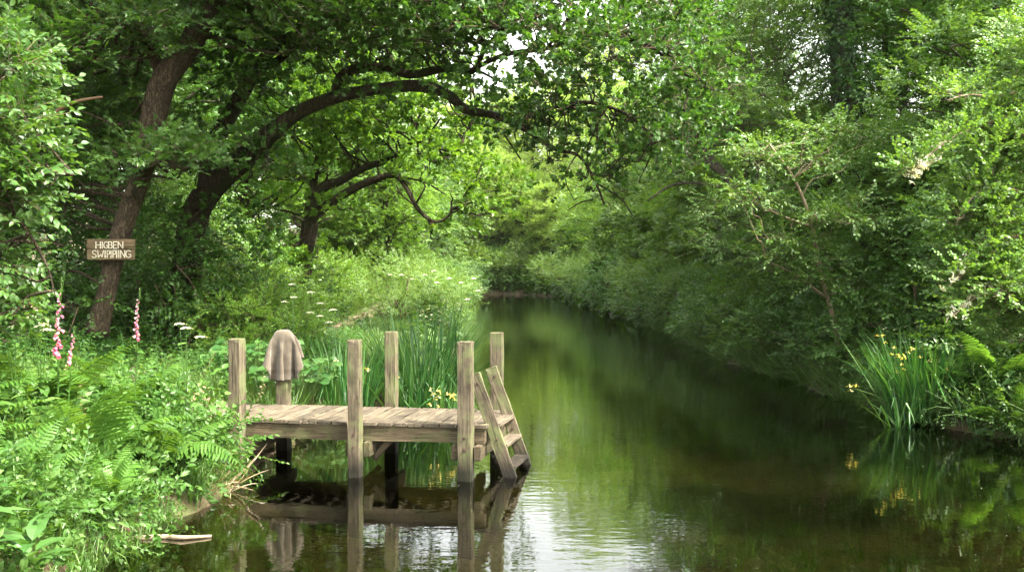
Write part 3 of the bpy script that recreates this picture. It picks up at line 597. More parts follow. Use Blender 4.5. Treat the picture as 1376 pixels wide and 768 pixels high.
    -154, 179, 1223, -120, 177, 1242, -93, 156, 1257, -95, 122, 1271, -123, 101, 1284, -134, 70, 1297, -101, 66, 1302, -74, 90, 1307, -38, 95, 1313, -17, 122, 1320, -25, 157, 1328, -19, 190, 1336, 14, 184, 1334, 12, 150, 1325, 1, 116, 1317, 23, 91, 1307, 56, 102, 1297, 70, 135, 1290, 84, 169, 1284, 115, 185, 1273, 139, 166, 1253, 129, 141, 1228, 105, 125, 1203, 85, 112, 1174,
    -129, 186, 1201, -98, 169, 1216, -88, 135, 1228, -110, 108, 1239, -138, 86, 1252, -126, 56, 1261, -94, 73, 1264, -64, 93, 1268, -28, 101, 1273, -16, 133, 1281, -27, 168, 1288, -20, 201, 1296, 12, 197, 1294, 13, 162, 1285, -1, 129, 1278, 7, 95, 1270, 42, 94, 1261, 64, 123, 1253, 73, 159, 1248, 95, 189, 1243, 129, 193, 1231, 144, 166, 1210, 129, 140, 1185, 110, 125, 1157,
    -108, 180, 1176, -85, 151, 1188, -96, 116, 1198, -126, 94, 1208, -145, 66, 1219, -114, 55, 1224, -86, 80, 1225, -53, 95, 1229, -20, 109, 1234, -16, 145, 1241, -29, 178, 1248, -22, 212, 1257, 11, 209, 1255, 13, 174, 1246, -1, 141, 1239, -5, 105, 1233, 26, 91, 1224, 56, 111, 1217, 65, 147, 1213, 79, 182, 1209, 109, 205, 1203, 143, 195, 1190, 146, 163, 1168, 131, 143, 1140,
]
def towel():
    c = J(2.86, 1.49, 0)
    # hanging cloth: the grid of a towel settled over the post top, row by row, in millimetres
    nx_, ny_ = 24, 29
    P = np.array(TOWEL_GRID, float).reshape(-1, 3) / 1000.0
    P[:, 0] *= 1 + .42 * np.clip((1.615 - P[:, 2]) / .14, 0, 1) - .16 * np.clip((1.42 - P[:, 2]) / .3, 0, 1); P[:, 2] = 1.6 + (P[:, 2] - 1.6) * 1.08
    i0 = (np.arange(ny_ - 1)[:, None] * nx_ + np.arange(nx_ - 1)[None]).ravel()
    me = bpy.data.meshes.new('towel'); me.from_pydata([tuple(v) for v in P], [], [(int(k), int(k) + 1, int(k) + nx_ + 1, int(k) + nx_) for k in i0])
    for f_ in me.polygons: f_.use_smooth = True
    m, nt, out = newmat('waffle_towel_cloth')
    tc = N(nt, 'ShaderNodeTexCoord')
    n1 = N(nt, 'ShaderNodeTexNoise'); n1.inputs['Scale'].default_value = 9; n1.inputs['Detail'].default_value = 5; nt.links.new(tc.outputs['Object'], n1.inputs['Vector'])
    r = ramp(nt, [(.3, (.055, .045, .033)), (.7, (.102, .085, .063))]); nt.links.new(n1.outputs['Fac'], r.inputs['Fac'])
    sp = N(nt, 'ShaderNodeSeparateXYZ'); nt.links.new(tc.outputs['Object'], sp.inputs[0])
    bd = ramp(nt, [(0, (1, 1, 1)), (.42, (1, 1, 1)), (.45, (.72, .7, .68)), (.60, (.72, .7, .68)), (.63, (1, 1, 1))])
    mr = N(nt, 'ShaderNodeMapRange'); mr.inputs['From Min'].default_value = .90; mr.inputs['From Max'].default_value = 1.22; nt.links.new(sp.outputs['Z'], mr.inputs['Value']); nt.links.new(mr.outputs[0], bd.inputs['Fac'])
    mu = N(nt, 'ShaderNodeMixRGB', blend_type='MULTIPLY'); mu.inputs['Fac'].default_value = 1; nt.links.new(r.outputs[0], mu.inputs['Color1']); nt.links.new(bd.outputs[0], mu.inputs['Color2'])
    n2 = N(nt, 'ShaderNodeTexNoise'); n2.inputs['Scale'].default_value = 150; n2.inputs['Detail'].default_value = 3; nt.links.new(tc.outputs['Object'], n2.inputs['Vector'])
    b = N(nt, 'ShaderNodeBump'); b.inputs['Strength'].default_value = .8; b.inputs['Distance'].default_value = .006; nt.links.new(n2.outputs['Fac'], b.inputs['Height'])
    p = N(nt, 'ShaderNodeBsdfPrincipled'); p.inputs['Roughness'].default_value = .95; p.inputs['Specular IOR Level'].default_value = .1; p.inputs['Sheen Weight'].default_value = .25
    nt.links.new(mu.outputs[0], p.inputs['Base Color']); nt.links.new(b.outputs[0], p.inputs['Normal']); nt.links.new(p.outputs[0], out.inputs['Surface'])
    me.materials.append(m)
    o = link('towel', me, None, tuple(c))
    sb = o.modifiers.new('smooth', 'SUBSURF'); sb.levels = 2; sb.render_levels = 2
    md = o.modifiers.new('thick', 'SOLIDIFY'); md.thickness = .010; md.offset = 0
    tag(o, 'brown grey bath towel draped over the rear left post of the jetty', 'towel')
towel()

# ================================================================== TREES READ OFF THE PHOTOGRAPH
def paths_px(g, pts, sides=9, rough=.12, n=5, m=0):
    """pts: (px, py, depth, width in photo pixels)"""
    P = np.array([at(a, b, d) for a, b, d, w in pts]); r = np.array([w * .43 / FPX * d for a, b, d, w in pts])
    sp = smooth_path(P, n); t = np.linspace(0, 1, len(sp)); rr = np.interp(t, np.linspace(0, 1, len(r)), r)
    tube(g, sp, rr, sides, rough, m); return sp
def region_pads(specs):
    """specs: (px, py, rx px, ry px, d0, d1, count, pad radius m)"""
    out = []
    for (px, py, rx, ry, d0, d1, n, r) in specs:
        for k in range(n):
            a = R.uniform(0, 2 * PI); q = math.sqrt(R.uniform())
            d = R.uniform(d0, d1); rr = r * R.uniform(.75, 1.25)
            p = at(px + math.cos(a) * q * rx, py + math.sin(a) * q * ry, d)
            out.append((p[0], p[1], p[2], rr, rr * R.uniform(.5, .75)))
    return out
def link_pads(g, pads, paths, r=.03, sides=5, prob=1.0):
    P = np.concatenate(paths)
    for (x, y, z, rx, rz) in pads:
        if R.uniform() > prob: continue
        c = np.array([x, y, z - rz * .2]); d = np.linalg.norm((P - c) * np.array([1, 1, 1.0]), axis=1)
        a = P[int(np.argmin(d + R.uniform(0, 1.1, len(d))))]
        if np.linalg.norm(a - c) > .35: limb(g, a, c, r, r * .4, sides, .22, 4, .1)

def tree_obj(kind, label, trunk_geo, crown_geo, bark, lm, limbs=(), cat='tree', group=None, extra=()):
    r = empty(kind, (0, 0, 0), label, cat, group)
    link('trunk', mesh_from(kind + '_trunk', trunk_geo, [bark], True), r)
    for lg in limbs: link('limb', mesh_from(kind + '_limb', lg, [bark], True), r)
    if crown_geo is not None: link('crown', mesh_from(kind + '_crown', crown_geo, [lm, B_TWIG]), r)
    for nm, ge, ms in extra: link(nm, mesh_from(nm, ge, ms), r)
    return r

lf_oak = leaf(.088, .058, [(.25, .55), (.42, .95), (.54, .6), (.72, 1.0), (.88, .5)], .3, .25)
lf_ov = leaf(.085, .055, OV, .3, .25)
lf_ovl = leaf(.12, .07, OV, .3, .3)
lf_dia = leaf(.125, .088, DIA, .35, .2)
lf_map = lobed(.13)
lf_haw = leaf(.055, .042, [(.3, .8), (.6, 1)], .3, .2)
T_OAK = [tuft(lf_oak, .28, 13, 1.0, .004) for _ in range(4)]
T_OAKS = [tuft(lf_dia, .30, 9, 1.15, .0) for _ in range(4)]
T_BEECH = [spray(lf_ov, .5, 13, 1.0, 1, .12, .25, .003) for _ in range(4)]
T_MAPLE = [spray(lf_map, .5, 9, 1.0, 1, .1, .3, .004) for _ in range(4)]
T_DIA = [spray(lf_dia, .55, 11, 1.0, 1, .15, .35, .0) for _ in range(4)]
T_HAW = [spray(lf_haw, .32, 12, 1.0, 1, .12, .6, .003) for _ in range(4)]
T_ASH = [spray(leaf(.11, .034, DIA, .3, .4), .42, 13, 1.0, 1, .1, .25, .003) for _ in range(4)]
T_WIL = [spray(leaf(.24, .14, DIA, .3, .3), .5, 11, 1.0, 1, .15, .35, .0) for _ in range(4)]
T_FAR = [spray(leaf(.24, .17, DIA, .35, .2), .7, 8, 1.0, 1, .15, .5, .0) for _ in range(3)]

# --- the tree the sign hangs on
tg = Geo()
p1 = paths_px(tg, [(128, 450, 16.5, 40), (142, 395, 16.5, 31), (152, 350, 16.5, 29), (168, 295, 16.5, 29), (190, 235, 16.5, 31), (205, 170, 16.4, 36), (222, 110, 16.3, 42), (252, 70, 16.3, 40), (270, 38, 16.3, 38)], 14, .13, 6)
lA, lB, lC = Geo(), Geo(), Geo()
p2 = paths_px(lA, [(270, 48, 16.3, 34), (284, 15, 16.2, 27), (306, -15, 16.1, 24), (345, -70, 16, 20), (380, -160, 16, 12)], 10)
p3 = paths_px(lB, [(272, 50, 16.3, 30), (266, 20, 16.4, 26), (248, -10, 16.6, 25), (225, -70, 16.8, 20), (210, -160, 17, 12)], 10)
p4 = paths_px(lC, [(218, 100, 16.3, 20), (200, 62, 16.2, 14), (185, 45, 16.1, 11), (165, 30, 16, 8), (130, 15, 15.8, 5)], 8)
pads = region_pads([(110, 40, 120, 60, 15, 18, 16, .8), (60, 130, 70, 70, 15.5, 18, 9, .7), (150, 150, 60, 50, 17, 18.5, 8, .7), (330, 30, 90, 60, 15.5, 18, 9, .8),
                    (120, 240, 60, 60, 16.6, 18.5, 8, .7), (225, 215, 50, 22, 15.2, 15.9, 5, .42), (255, 205, 50, 25, 15.2, 16, 5, .42), (180, 255, 22, 14, 15.7, 16, 3, .32),
                    (250, -110, 240, 90, 14, 19, 26, 1.1), (60, 290, 70, 50, 17, 19, 7, .7)])
link_pads(tg, pads, [p1, p2, p3, p4], .03)
cg = Geo(); fill_pads(cg, pads, T_MAPLE, 72, .45); pad_twigs(tg, pads, 3, .01)
SIGN_TREE = tree_obj('leaning_tree', 'leaning brown trunked tree with the painted board fixed to its trunk', tg, cg, B_SIGN, L_SIGN, (lA, lB, lC))
g = Geo(); p = smooth_path([at(5, 190, 16.4), at(45, 168, 16), at(75, 152, 15.8), at(95, 140, 15.6), at(118, 134, 15.5), at(139, 131, 15.4)], 4); tube(g, p, [.045, .035, .018], 8, .15)
link('limb', mesh_from('limb', g, [noisy('bare_limb_bark', [(.3, (.12, .07, .045)), (.7, (.26, .16, .10))], 9)], True), SIGN_TREE)

# --- the big oak whose limbs arch over the water
tg = Geo()
q0 = paths_px(tg, [(236, 440, 19.5, 62), (244, 395, 19.4, 50), (254, 340, 19.2, 44), (262, 290, 19, 42), (275, 262, 18.8, 40)], 14, .14, 6)
l1 = Geo()
q1 = paths_px(l1, [(262, 285, 19, 38), (290, 248, 18.7, 34), (330, 212, 18.4, 29), (368, 178, 18, 27), (402, 152, 17.7, 24), (450, 132, 17.4, 21), (505, 121, 17.1, 18), (560, 116, 16.9, 17), (600, 127, 16.7, 14), (625, 147, 16.6, 15), (662, 155, 16.5, 12), (700, 171, 16.4, 9), (745, 200, 16.2, 7), (778, 210, 16, 5), (800, 245, 15.8, 4), (812, 275, 15.7, 3)], 12, .16, 5)
l2 = Geo()
q2 = paths_px(l2, [(452, 130, 17.4, 17), (456, 108, 17.3, 15), (475, 94, 17.2, 15), (520, 91, 17, 14), (552, 101, 16.9, 13), (600, 93, 16.7, 10), (636, 97, 16.5, 8), (648, 76, 16.4, 6), (660, 58, 16.3, 5), (690, 30, 16, 4)], 9, .14, 5)
l3 = Geo()
q3 = paths_px(l3, [(275, 262, 18.8, 30), (285, 200, 18.9, 26), (330, 120, 18.8, 22), (360, 75, 18.6, 17), (400, 40, 18.4, 13), (455, 25, 18.2, 10), (520, -10, 18, 7)], 9, .14, 5)
l4 = Geo()
q4 = paths_px(l4, [(330, 100, 18.8, 16), (370, 85, 18, 13), (400, 60, 17.6, 12), (440, 38, 17.4, 8), (475, 28, 17, 6)], 8)
LX = []
l5 = Geo()
q5 = paths_px(l5, [(740, 198, 16.2, 5), (720, 180, 16.0, 5), (700, 168, 16.4, 5)], 6)
for a in ([(800, 245, 15.8, 4), (835, 268, 15.6, 3), (850, 290, 15.6, 2)], [(797, 268, 15.8, 2.4), (780, 272, 15.8, 2), (762, 283, 15.8, 1.5)], [(678, 182, 16.4, 3), (690, 200, 16.4, 2.5), (700, 215, 16.4, 2)],
          [(758, 140, 15.4, 5), (785, 150, 15.3, 4), (812, 146, 15.2, 3)], [(645, 97, 16.5, 4), (680, 112, 16.3, 3), (720, 108, 16, 2)]):
    _g = Geo(); paths_px(_g, a, 5, .1, 4); LX.append(_g)
pads = region_pads([(420, 20, 130, 40, 16, 19, 16, .85), (520, 55, 90, 35, 15.5, 18, 9, .7), (600, 20, 110, 40, 14.5, 18, 14, .8), (590, 75, 40, 22, 16, 17.5, 4, .5),
                    (800, 20, 160, 50, 13.5, 17, 17, .75), (890, 60, 75, 60, 13.5, 17, 12, .7), (790, 100, 90, 45, 14, 16.5, 11, .55), (860, 150, 75, 50, 14, 16.5, 11, .52), (940, 130, 40, 40, 14, 16, 5, .5),
                    (760, 150, 60, 35, 15, 16.5, 6, .42), (800, 205, 60, 30, 14.8, 16.3, 8, .38), (850, 225, 42, 30, 14.5, 16, 5, .36), (720, 205, 30, 16, 15.5, 16.5, 4, .35), (800, 262, 30, 18, 15.2, 16, 4, .32),
                    (690, 165, 40, 20, 16, 17, 4, .4), (900, 190, 40, 50, 14.2, 16, 6, .55),
                    (300, 215, 70, 30, 17, 19, 6, .5), (560, -110, 280, 80, 13, 18, 26, 1.0), (420, 60, 60, 30, 17, 19, 5, .7), (450, 35, 140, 40, 15.2, 17, 14, .55), (640, 30, 70, 30, 14.5, 16.5, 8, .5),
                    (245, 330, 40, 45, 17.6, 18.6, 6, .5), (335, 330, 26, 38, 17.8, 18.5, 6, .42), (275, 200, 40, 30, 17.8, 18.6, 5, .45), (370, 230, 40, 28, 17.5, 19, 5, .45), (350, 140, 50, 26, 17, 18.2, 5, .45), (440, 95, 40, 18, 16.8, 18, 4, .4), (500, 140, 60, 14, 16.8, 18, 4, .35), (300, 90, 50, 40, 17, 18, 6, .55)])
l6, l7, l8 = Geo(), Geo(), Geo()
q6 = paths_px(l6, [(630, 97, 16.5, 9), (680, 74, 16.2, 8), (735, 66, 15.9, 7), (800, 48, 15.5, 6), (870, 62, 15.0, 5), (930, 110, 14.8, 3)], 8, .15, 5)
q7 = paths_px(l7, [(690, 166, 16.4, 8), (735, 148, 16.0, 7), (785, 138, 15.6, 6), (838, 152, 15.3, 5), (885, 190, 15.0, 3)], 8, .15, 5)
q8 = paths_px(l8, [(735, 66, 15.9, 5), (770, 20, 15.4, 5), (830, -20, 15, 4), (900, -30, 14.6, 3)], 6, .15, 5)
allq = [q1[:52], q2, q3, q4, q6, q7, q8]
for _k in range(12, 60, 3): pads.append((q1[_k][0] + R.normal() * .25, q1[_k][1] - R.uniform(.3, .8), q1[_k][2] + R.uniform(-.3, .35), .30, .17))
for _p in (q1[26:], q2[6:], q6, q7):
    for _k in range(0, len(_p), 4): pads.append((_p[_k][0] + R.normal() * .2, _p[_k][1] - .1, _p[_k][2] + R.uniform(-.05, .4), .32, .2))
link_pads(tg, pads, allq, .017, prob=.6); pad_twigs(tg, pads, 3, .010)
cg = Geo(); fill_pads(cg, pads, T_OAK, 66, .45, .3)
link_o = tree_obj('arching_oak', 'large dark oak whose heavy mossy limb arches over the river', tg, cg, B_OAK, L_OAK, [l1, l2, l3, l4, l5, l6, l7, l8] + LX)

# --- second oak further along the bank, limbs lower and lighter
tg = Geo()
r0 = paths_px(tg, [(404, 430, 27, 30), (408, 370, 27, 26), (412, 330, 27, 24), (418, 300, 27, 24)], 12, .14, 5)
m1, m2, m3 = Geo(), Geo(), Geo(); MX = []
r1 = paths_px(m1, [(412, 305, 27, 18), (428, 284, 26.8, 14), (465, 259, 26.5, 13), (500, 243, 26.2, 11), (530, 236, 26, 10), (545, 250, 25.8, 8), (562, 281, 25.5, 6), (584, 298, 25.3, 5), (603, 290, 25.2, 4), (607, 275, 25.2, 3)], 8, .15, 5)
r2 = paths_px(m2, [(414, 305, 27, 18), (430, 256, 27, 15), (458, 243, 26.8, 13), (490, 226, 26.6, 12), (535, 210, 26.4, 10), (555, 192, 26.2, 8), (573, 192, 26, 7), (600, 202, 25.8, 6), (617, 200, 25.6, 5), (625, 180, 25.6, 4), (637, 163, 25.6, 3)], 8, .15, 5)
r3 = paths_px(m3, [(416, 312, 27.2, 15), (419, 280, 27.6, 14), (424, 230, 28, 12), (440, 170, 28, 10), (465, 110, 28, 7)], 8, .12)
for a in ([(575, 192, 26, 5), (580, 178, 26, 4), (592, 160, 26, 3)], [(535, 210, 26.4, 5), (522, 195, 26.4, 4), (524, 180, 26.4, 3)], [(512, 245, 26.2, 4), (508, 225, 26, 3), (512, 205, 26, 2)], [(560, 278, 25.5, 3), (540, 262, 25.5, 3), (533, 250, 25.6, 2)],
          [(640, 240, 25, 2.5), (650, 215, 25, 2), (658, 205, 25, 2)], [(530, 236, 26, 4), (570, 245, 25.6, 3), (600, 262, 25.4, 2)]):
    _g = Geo(); paths_px(_g, a, 5, .1, 4); MX.append(_g)
pads = region_pads([(480, 170, 70, 40, 25, 28, 10, .8), (560, 150, 70, 35, 24.5, 28, 10, .8), (620, 170, 40, 30, 24.5, 27, 5, .7), (470, 215, 50, 25, 27, 28.5, 5, .7), (570, 225, 60, 25, 24.8, 27, 8, .6),
                    (640, 240, 45, 30, 24.5, 27, 7, .6), (660, 285, 30, 20, 24.5, 26.5, 4, .5), (600, 320, 50, 12, 25, 27, 3, .5), (380, 190, 60, 50, 26, 29, 8, .9), (400, 120, 90, 40, 26, 30, 10, 1.0),
                    (400, 350, 30, 40, 25.5, 26.5, 5, .6), (450, 290, 26, 16, 25.8, 26.5, 3, .45), (540, 90, 100, 40, 25, 30, 10, 1.0), (520, 0, 180, 60, 24, 30, 12, 1.2)])
link_pads(tg, pads, [r1, r2, r3], .03, prob=.8); pad_twigs(tg, pads, 3, .012)
cg = Geo(); fill_pads(cg, pads, T_OAKS, 60, .5)
tree_obj('riverside_oak', 'yellow green oak beyond the jetty with crooked low limbs reaching right', tg, cg, B_OAK, L_SUN, [m1, m2, m3] + MX)

# --- near branches hanging in from the left edge
tg = Geo()
s0 = paths_px(tg, [(-190, 640, 9, 60), (-170, 400, 9, 50), (-150, 200, 9, 44), (-120, 40, 9, 36), (-90, -150, 9, 20)], 10, .1, 5)
s1 = paths_px(tg, [(-150, 200, 9, 20), (-60, 130, 8.8, 13), (10, 140, 8.6, 8), (60, 190, 8.5, 5), (100, 235, 8.4, 3)], 7)
s2 = paths_px(tg, [(-160, 300, 9, 18), (-50, 240, 8.7, 11), (20, 290, 8.6, 6), (60, 350, 8.6, 4), (75, 400, 8.6, 2)], 7)
pads = region_pads([(-20, 120, 50, 70, 8.2, 9.2, 12, .38), (0, 175, 38, 35, 8.2, 8.9, 9, .28), (50, 232, 32, 16, 8.2, 8.7, 6, .20), (-2, 235, 34, 28, 8.2, 8.9, 8, .26), (-20, 300, 40, 60, 8.3, 9.2, 9, .34), (15, 265, 28, 14, 8.2, 8.6, 4, .18), (-60, 400, 50, 60, 8.4, 9.4, 8, .38), (8, 60, 14, 30, 8.4, 9, 3, .22)])
link_pads(tg, pads, [s1, s2], .012); pad_twigs(tg, pads, 4, .006)
cg = Geo(); T_MS = [spray(leaf(.075, .045, [(.25, .75), (.5, 1), (.75, .65)], .25, .3), .3, 9, 1.0, 1, .15, .45, .003) for _ in range(4)]
fill_pads(cg, pads, T_MS, 300, .5, jit=.5)
tree_obj('hazel_tree', 'light green leafy tree reaching in from the left edge in front of the wood', tg, cg, B_SIGN, L_HAZEL)

# --- leaning tree on the right slope
tg = Geo()
paths_px(tg, [(1060, 420, 25, 14), (1030, 340, 25, 13), (1012, 290, 25, 13), (995, 262, 25.2, 14), (975, 238, 25.4, 15), (955, 218, 25.6, 16), (945, 196, 25.8, 14), (922, 178, 26, 9), (902, 186, 26, 6), (880, 178, 26, 4)], 10, .15, 5)
u1, u2, u3, u4 = Geo(), Geo(), Geo(), Geo(); w1 = paths_px(u1, [(952, 210, 25.6, 12), (944, 180, 25.6, 11), (944, 160, 25.8, 9), (930, 110, 26, 7), (905, 60, 26, 6)], 8)
w2 = paths_px(u2, [(990, 255, 25.2, 7), (1005, 215, 25, 6), (996, 170, 25, 5), (985, 140, 25, 4)], 6)
w3 = paths_px(u3, [(1015, 295, 25, 7), (1018, 230, 25, 5), (1000, 130, 25, 4)], 6)
w4 = paths_px(u4, [(870, 270, 26, 3), (900, 250, 26, 4), (930, 246, 26, 4), (970, 252, 25.6, 5)], 5)
pads = region_pads([(930, 90, 60, 70, 24, 28, 14, .9), (1010, 130, 70, 60, 23.5, 27, 14, .8), (900, 200, 40, 40, 26, 28, 6, .6), (1050, 60, 60, 60, 24, 28, 10, .9), (1040, 210, 60, 40, 23.5, 26, 8, .6), (960, 20, 100, 60, 24, 28, 12, 1.0), (1000, -80, 160, 60, 22, 28, 12, 1.1), (1010, 315, 26, 50, 23.2, 24.4, 9, .55), (965, 285, 30, 22, 23.5, 25, 5, .5), (985, 350, 40, 30, 23, 24.5, 6, .6)])
link_pads(tg, pads, [w1, w2, w3], .025, prob=.7); pad_twigs(tg, pads, 3, .012)
cg = Geo(); fill_pads(cg, pads, T_ASH, 75, .45)
tree_obj('slope_tree', 'feathery tree with a crooked brown trunk leaning over the right bank', tg, cg, B_GREY, L_MAPLE, (u1, u2, u3, u4))

# --- ivy clad trunks up the right slope
def ivy_leaves(path, r, n, spread=.25):
    g = Geo(); P = np.asarray(path); k = R.integers(0, len(P) - 1, n); f = R.uniform(size=n)[:, None]
    c = P[k] * (1 - f) + P[k + 1] * f; a = R.uniform(0, 2 * PI, n); d = np.stack([np.cos(a), np.sin(a), np.zeros(n)], 1)
    rr = r + np.abs(R.normal(size=n)) * spread
    pos = c + d * rr[:, None]; up = d + R.normal(size=(n, 3)) * .3; dirs = np.array([0, 0, -1.0]) + R.normal(size=(n, 3)) * .45
    g.inst(lobed(.10, 3, 0, .5), frames(dirs, up, R.uniform(.7, 1.3, n)), pos, R.uniform(size=n), .3)
    return g
def ivy_tree(pts, label, n, pads_spec, lm=None, bark=None, group=None):
    tg = Geo(); p = paths_px(tg, pts, 10, .12, 5); cg = Geo()
    pads = region_pads(pads_spec); link_pads(tg, pads, [p], .03); pad_twigs(tg, pads, 3, .012); fill_pads(cg, pads, T_DIA, 55, .5)
    rr = np.mean([w / 2 / FPX * d for _, _, d, w in pts])
    tree_obj('ivy_clad_tree', label, tg, cg, bark or B_GREY, lm or L_SUN, (), 'tree', group, (('ivy', ivy_leaves(p, rr, n), [L_IVY]),) if n else ())
ivy_tree([(1125, 330, 27, 24), (1123, 200, 27, 20), (1122, 110, 27, 15), (1115, 40, 27, 14), (1095, -20, 27, 12), (1070, -80, 27, 8)], 'pale trunked tree on the right slope with ivy on one side', 900, [(1070, 10, 60, 60, 27, 30, 8, .9), (1150, -60, 80, 50, 26, 30, 8, 1.1)])
ivy_tree([(1165, 330, 26, 26), (1155, 200, 26, 22), (1142, 110, 26, 22), (1130, 40, 26, 20), (1135, -30, 26, 18), (1150, -110, 26, 12)], 'tree smothered in dark ivy beside the pale trunk', 5200, [(1180, 0, 60, 50, 27, 30, 6, .9), (1180, -120, 80, 50, 25, 29, 8, 1.1)])
ivy_tree([(1190, 330, 30, 22), (1192, 160, 30, 16), (1190, 30, 30, 14), (1183, -60, 30, 12)], 'narrow dark ivy column at the top of the right slope', 3800, [(1215, -60, 70, 50, 28, 32, 8, 1.2)])
ivy_tree([(1212, 330, 29, 16), (1213, 150, 29, 12), (1212, 40, 29, 11), (1215, -60, 29, 9)], 'straight slender trunk high on the slope right of the ivy column', 0, [(1260, -20, 80, 60, 28, 32, 10, 1.1)])
ivy_tree([(1285, 330, 30, 26), (1270, 150, 30, 22), (1258, 0, 30, 20), (1250, -100, 30, 14)], 'thick dark trunk at the top right behind the shrubs', 400, [(1330, 0, 80, 80, 28, 32, 12, 1.2)], L_MAPLE)

# ================================================================== WOODLAND (whole trees repeated)
PR = {}
PR["a"] = auto_tree("oak_wood", 17, 4.8, 3.6, 74, T_OAKS, L_OAK, B_OAK, .26, (.9, 1.5), 70)
PR["b"] = auto_tree("beech_wood", 15, 4.4, 1.8, 78, T_DIA, L_SIGN, B_GREY, .20, (.8, 1.4), 64, (.8, -.4))
PR["c"] = auto_tree("light_wood", 13, 4.2, 2.0, 70, T_DIA, L_SUN, B_OAK, .17, (.8, 1.3), 60, (-.6, .5))
PR["d"] = auto_tree("willow_wood", 10, 4.4, .1, 46, T_WIL, L_WILLOW, B_GREY, .18, (1.0, 1.6), 78, (.3, .3), skirt=.2)
PR["e"] = auto_tree("low_wood", 9, 4.0, .2, 76, T_DIA, L_MAPLE, B_OAK, .15, (.7, 1.1), 90, (-.8, .2), flat=.35, skirt=.25)
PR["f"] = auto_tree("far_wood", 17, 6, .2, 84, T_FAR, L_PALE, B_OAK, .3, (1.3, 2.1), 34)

LW = [  # proto, x, y, scale, label : left side wood
 ('a', -10.5, 20.5, 1.0, 'tall dark oak standing just behind the leaning sign tree'),
 ('b', -13.5, 17.0, 1.0, 'dense dark tree filling the upper left corner of the wood'),
 ('b', -9.3, 25.0, .95, 'shaded leafy tree between the sign tree and the arching oak'),
 ('a', -14.5, 27.0, 1.05, 'deep wood oak behind the upper left corner trees'),
 ('e', -9.2, 21.5, .62, 'small dark understorey tree right of the painted board'),
 ('c', -8.2, 30.5, .9, 'yellow green tree glowing behind the great arching limb'),
 ('c', -11.5, 35.0, 1.1, 'sunlit light green tree behind the arching oak crown'),
 ('b', -17.5, 35.0, 1.15, 'distant dark tree at the back of the left wood'),
 ('a', -8.3, 40.5, .95, 'oak with a dark trunk along the footpath beyond the low limbs'),
 ('c', -6.6, 53.0, .72, 'bright spring green tree at the path bend'),
 ('d', -9.0, 56.0, 1.0, 'pale silvery green tree behind the path bend'),
 ('b', -6.6, 66.0, .75, 'dark leaved tree overhanging the far left bank'),
 ('c', -12.5, 47.0, 1.15, 'tall spring green tree deep in the left wood'),
 ('d', -7.0, 76.0, .68, 'low pale tree at the water edge where the river narrows'),
 ('d', -7.5, 82.0, 1.1, 'pale green tree above the far left bend'),
]
RW = [
 ('e', 10.2, 17.5, .72, 'layered maple leaved tree above the yellow iris clump'),
 ('e', 8.4, 21.5, .52, 'drooping dark tree reaching the water left of the right iris clump'),
 ('b', 11.5, 23.5, .78, 'dark shrubby tree in the middle of the right slope'),
 ('e', 8.0, 26.2, .58, 'blue green layered tree below the crooked leaning trunk'),
 ('d', 9.0, 33.0, .62, 'pale willowy tree bending to the river on the right bank'),
 ('e', 13.5, 20.0, 1.0, 'broad dark tree on the slope behind the hawthorn'),
 ('b', 16.0, 25.0, .95, 'dense tree at the top right of the slope'),
 ('c', 13.5, 31.0, .85, 'light green tree behind the ivy clad trunks'),
 ('b', 10.0, 36.0, .8, 'deep green tree half way up the right bank'),
 ('d', 8.8, 41.0, .60, 'grey green bush tree hanging over the water beyond the leaning tree'),
 ('c', 9.6, 45.0, .9, 'tall fresh green tree on the right bank mid distance'),
 ('d', 8.4, 50.0, .62, 'rounded pale tree dipping to the river near its far end'),
 ('b', 11.0, 53.0, .9, 'dark tree between the pale ones on the right bank'),
 ('d', 8.2, 60.0, .72, 'silvery tree leaning out where the river narrows'),
 ('c', 9.0, 64.0, 1.0, 'tall bright tree above the silvery leaning one'),
 ('a', 17.0, 38.0, 1.0, 'large oak crowning the right slope'),
 ('c', 7.6, 74.0, .8, 'spring green tree closing the right bank'),
 ('a', 20.0, 30.0, 1.0, 'dark oak beyond the top right corner'),
 ('d', 7.4, 84.0, .8, 'pale tree at the right of the far bend'),
]
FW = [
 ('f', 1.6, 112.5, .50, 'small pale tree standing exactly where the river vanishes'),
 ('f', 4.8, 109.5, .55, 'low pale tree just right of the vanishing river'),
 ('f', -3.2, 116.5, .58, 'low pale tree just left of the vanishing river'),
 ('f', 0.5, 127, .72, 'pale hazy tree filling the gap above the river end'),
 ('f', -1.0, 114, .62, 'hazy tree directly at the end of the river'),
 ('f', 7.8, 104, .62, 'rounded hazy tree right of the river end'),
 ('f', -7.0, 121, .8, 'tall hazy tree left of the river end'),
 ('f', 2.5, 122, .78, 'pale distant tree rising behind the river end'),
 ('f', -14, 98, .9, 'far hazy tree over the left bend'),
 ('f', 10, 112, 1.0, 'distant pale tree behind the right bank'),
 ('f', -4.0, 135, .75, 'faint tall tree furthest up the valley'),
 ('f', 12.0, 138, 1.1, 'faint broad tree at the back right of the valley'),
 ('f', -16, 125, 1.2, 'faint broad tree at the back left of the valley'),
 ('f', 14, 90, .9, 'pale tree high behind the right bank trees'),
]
NAME = {'a': 'oak_tree', 'b': 'beech_tree', 'c': 'spring_green_tree', 'd': 'willowy_tree', 'e': 'layered_tree', 'f': 'distant_tree'}
for lst, grp in ((LW, 'trees of the left wood'), (RW, 'trees of the right slope'), (FW, 'far trees at the river end')):
    for (k, x, y, s, lb) in lst:
        place_tree(NAME[k], PR[k], x, y, s * R.uniform(.97, 1.03), R.uniform(0, 6.28), lb, 'tree', grp)

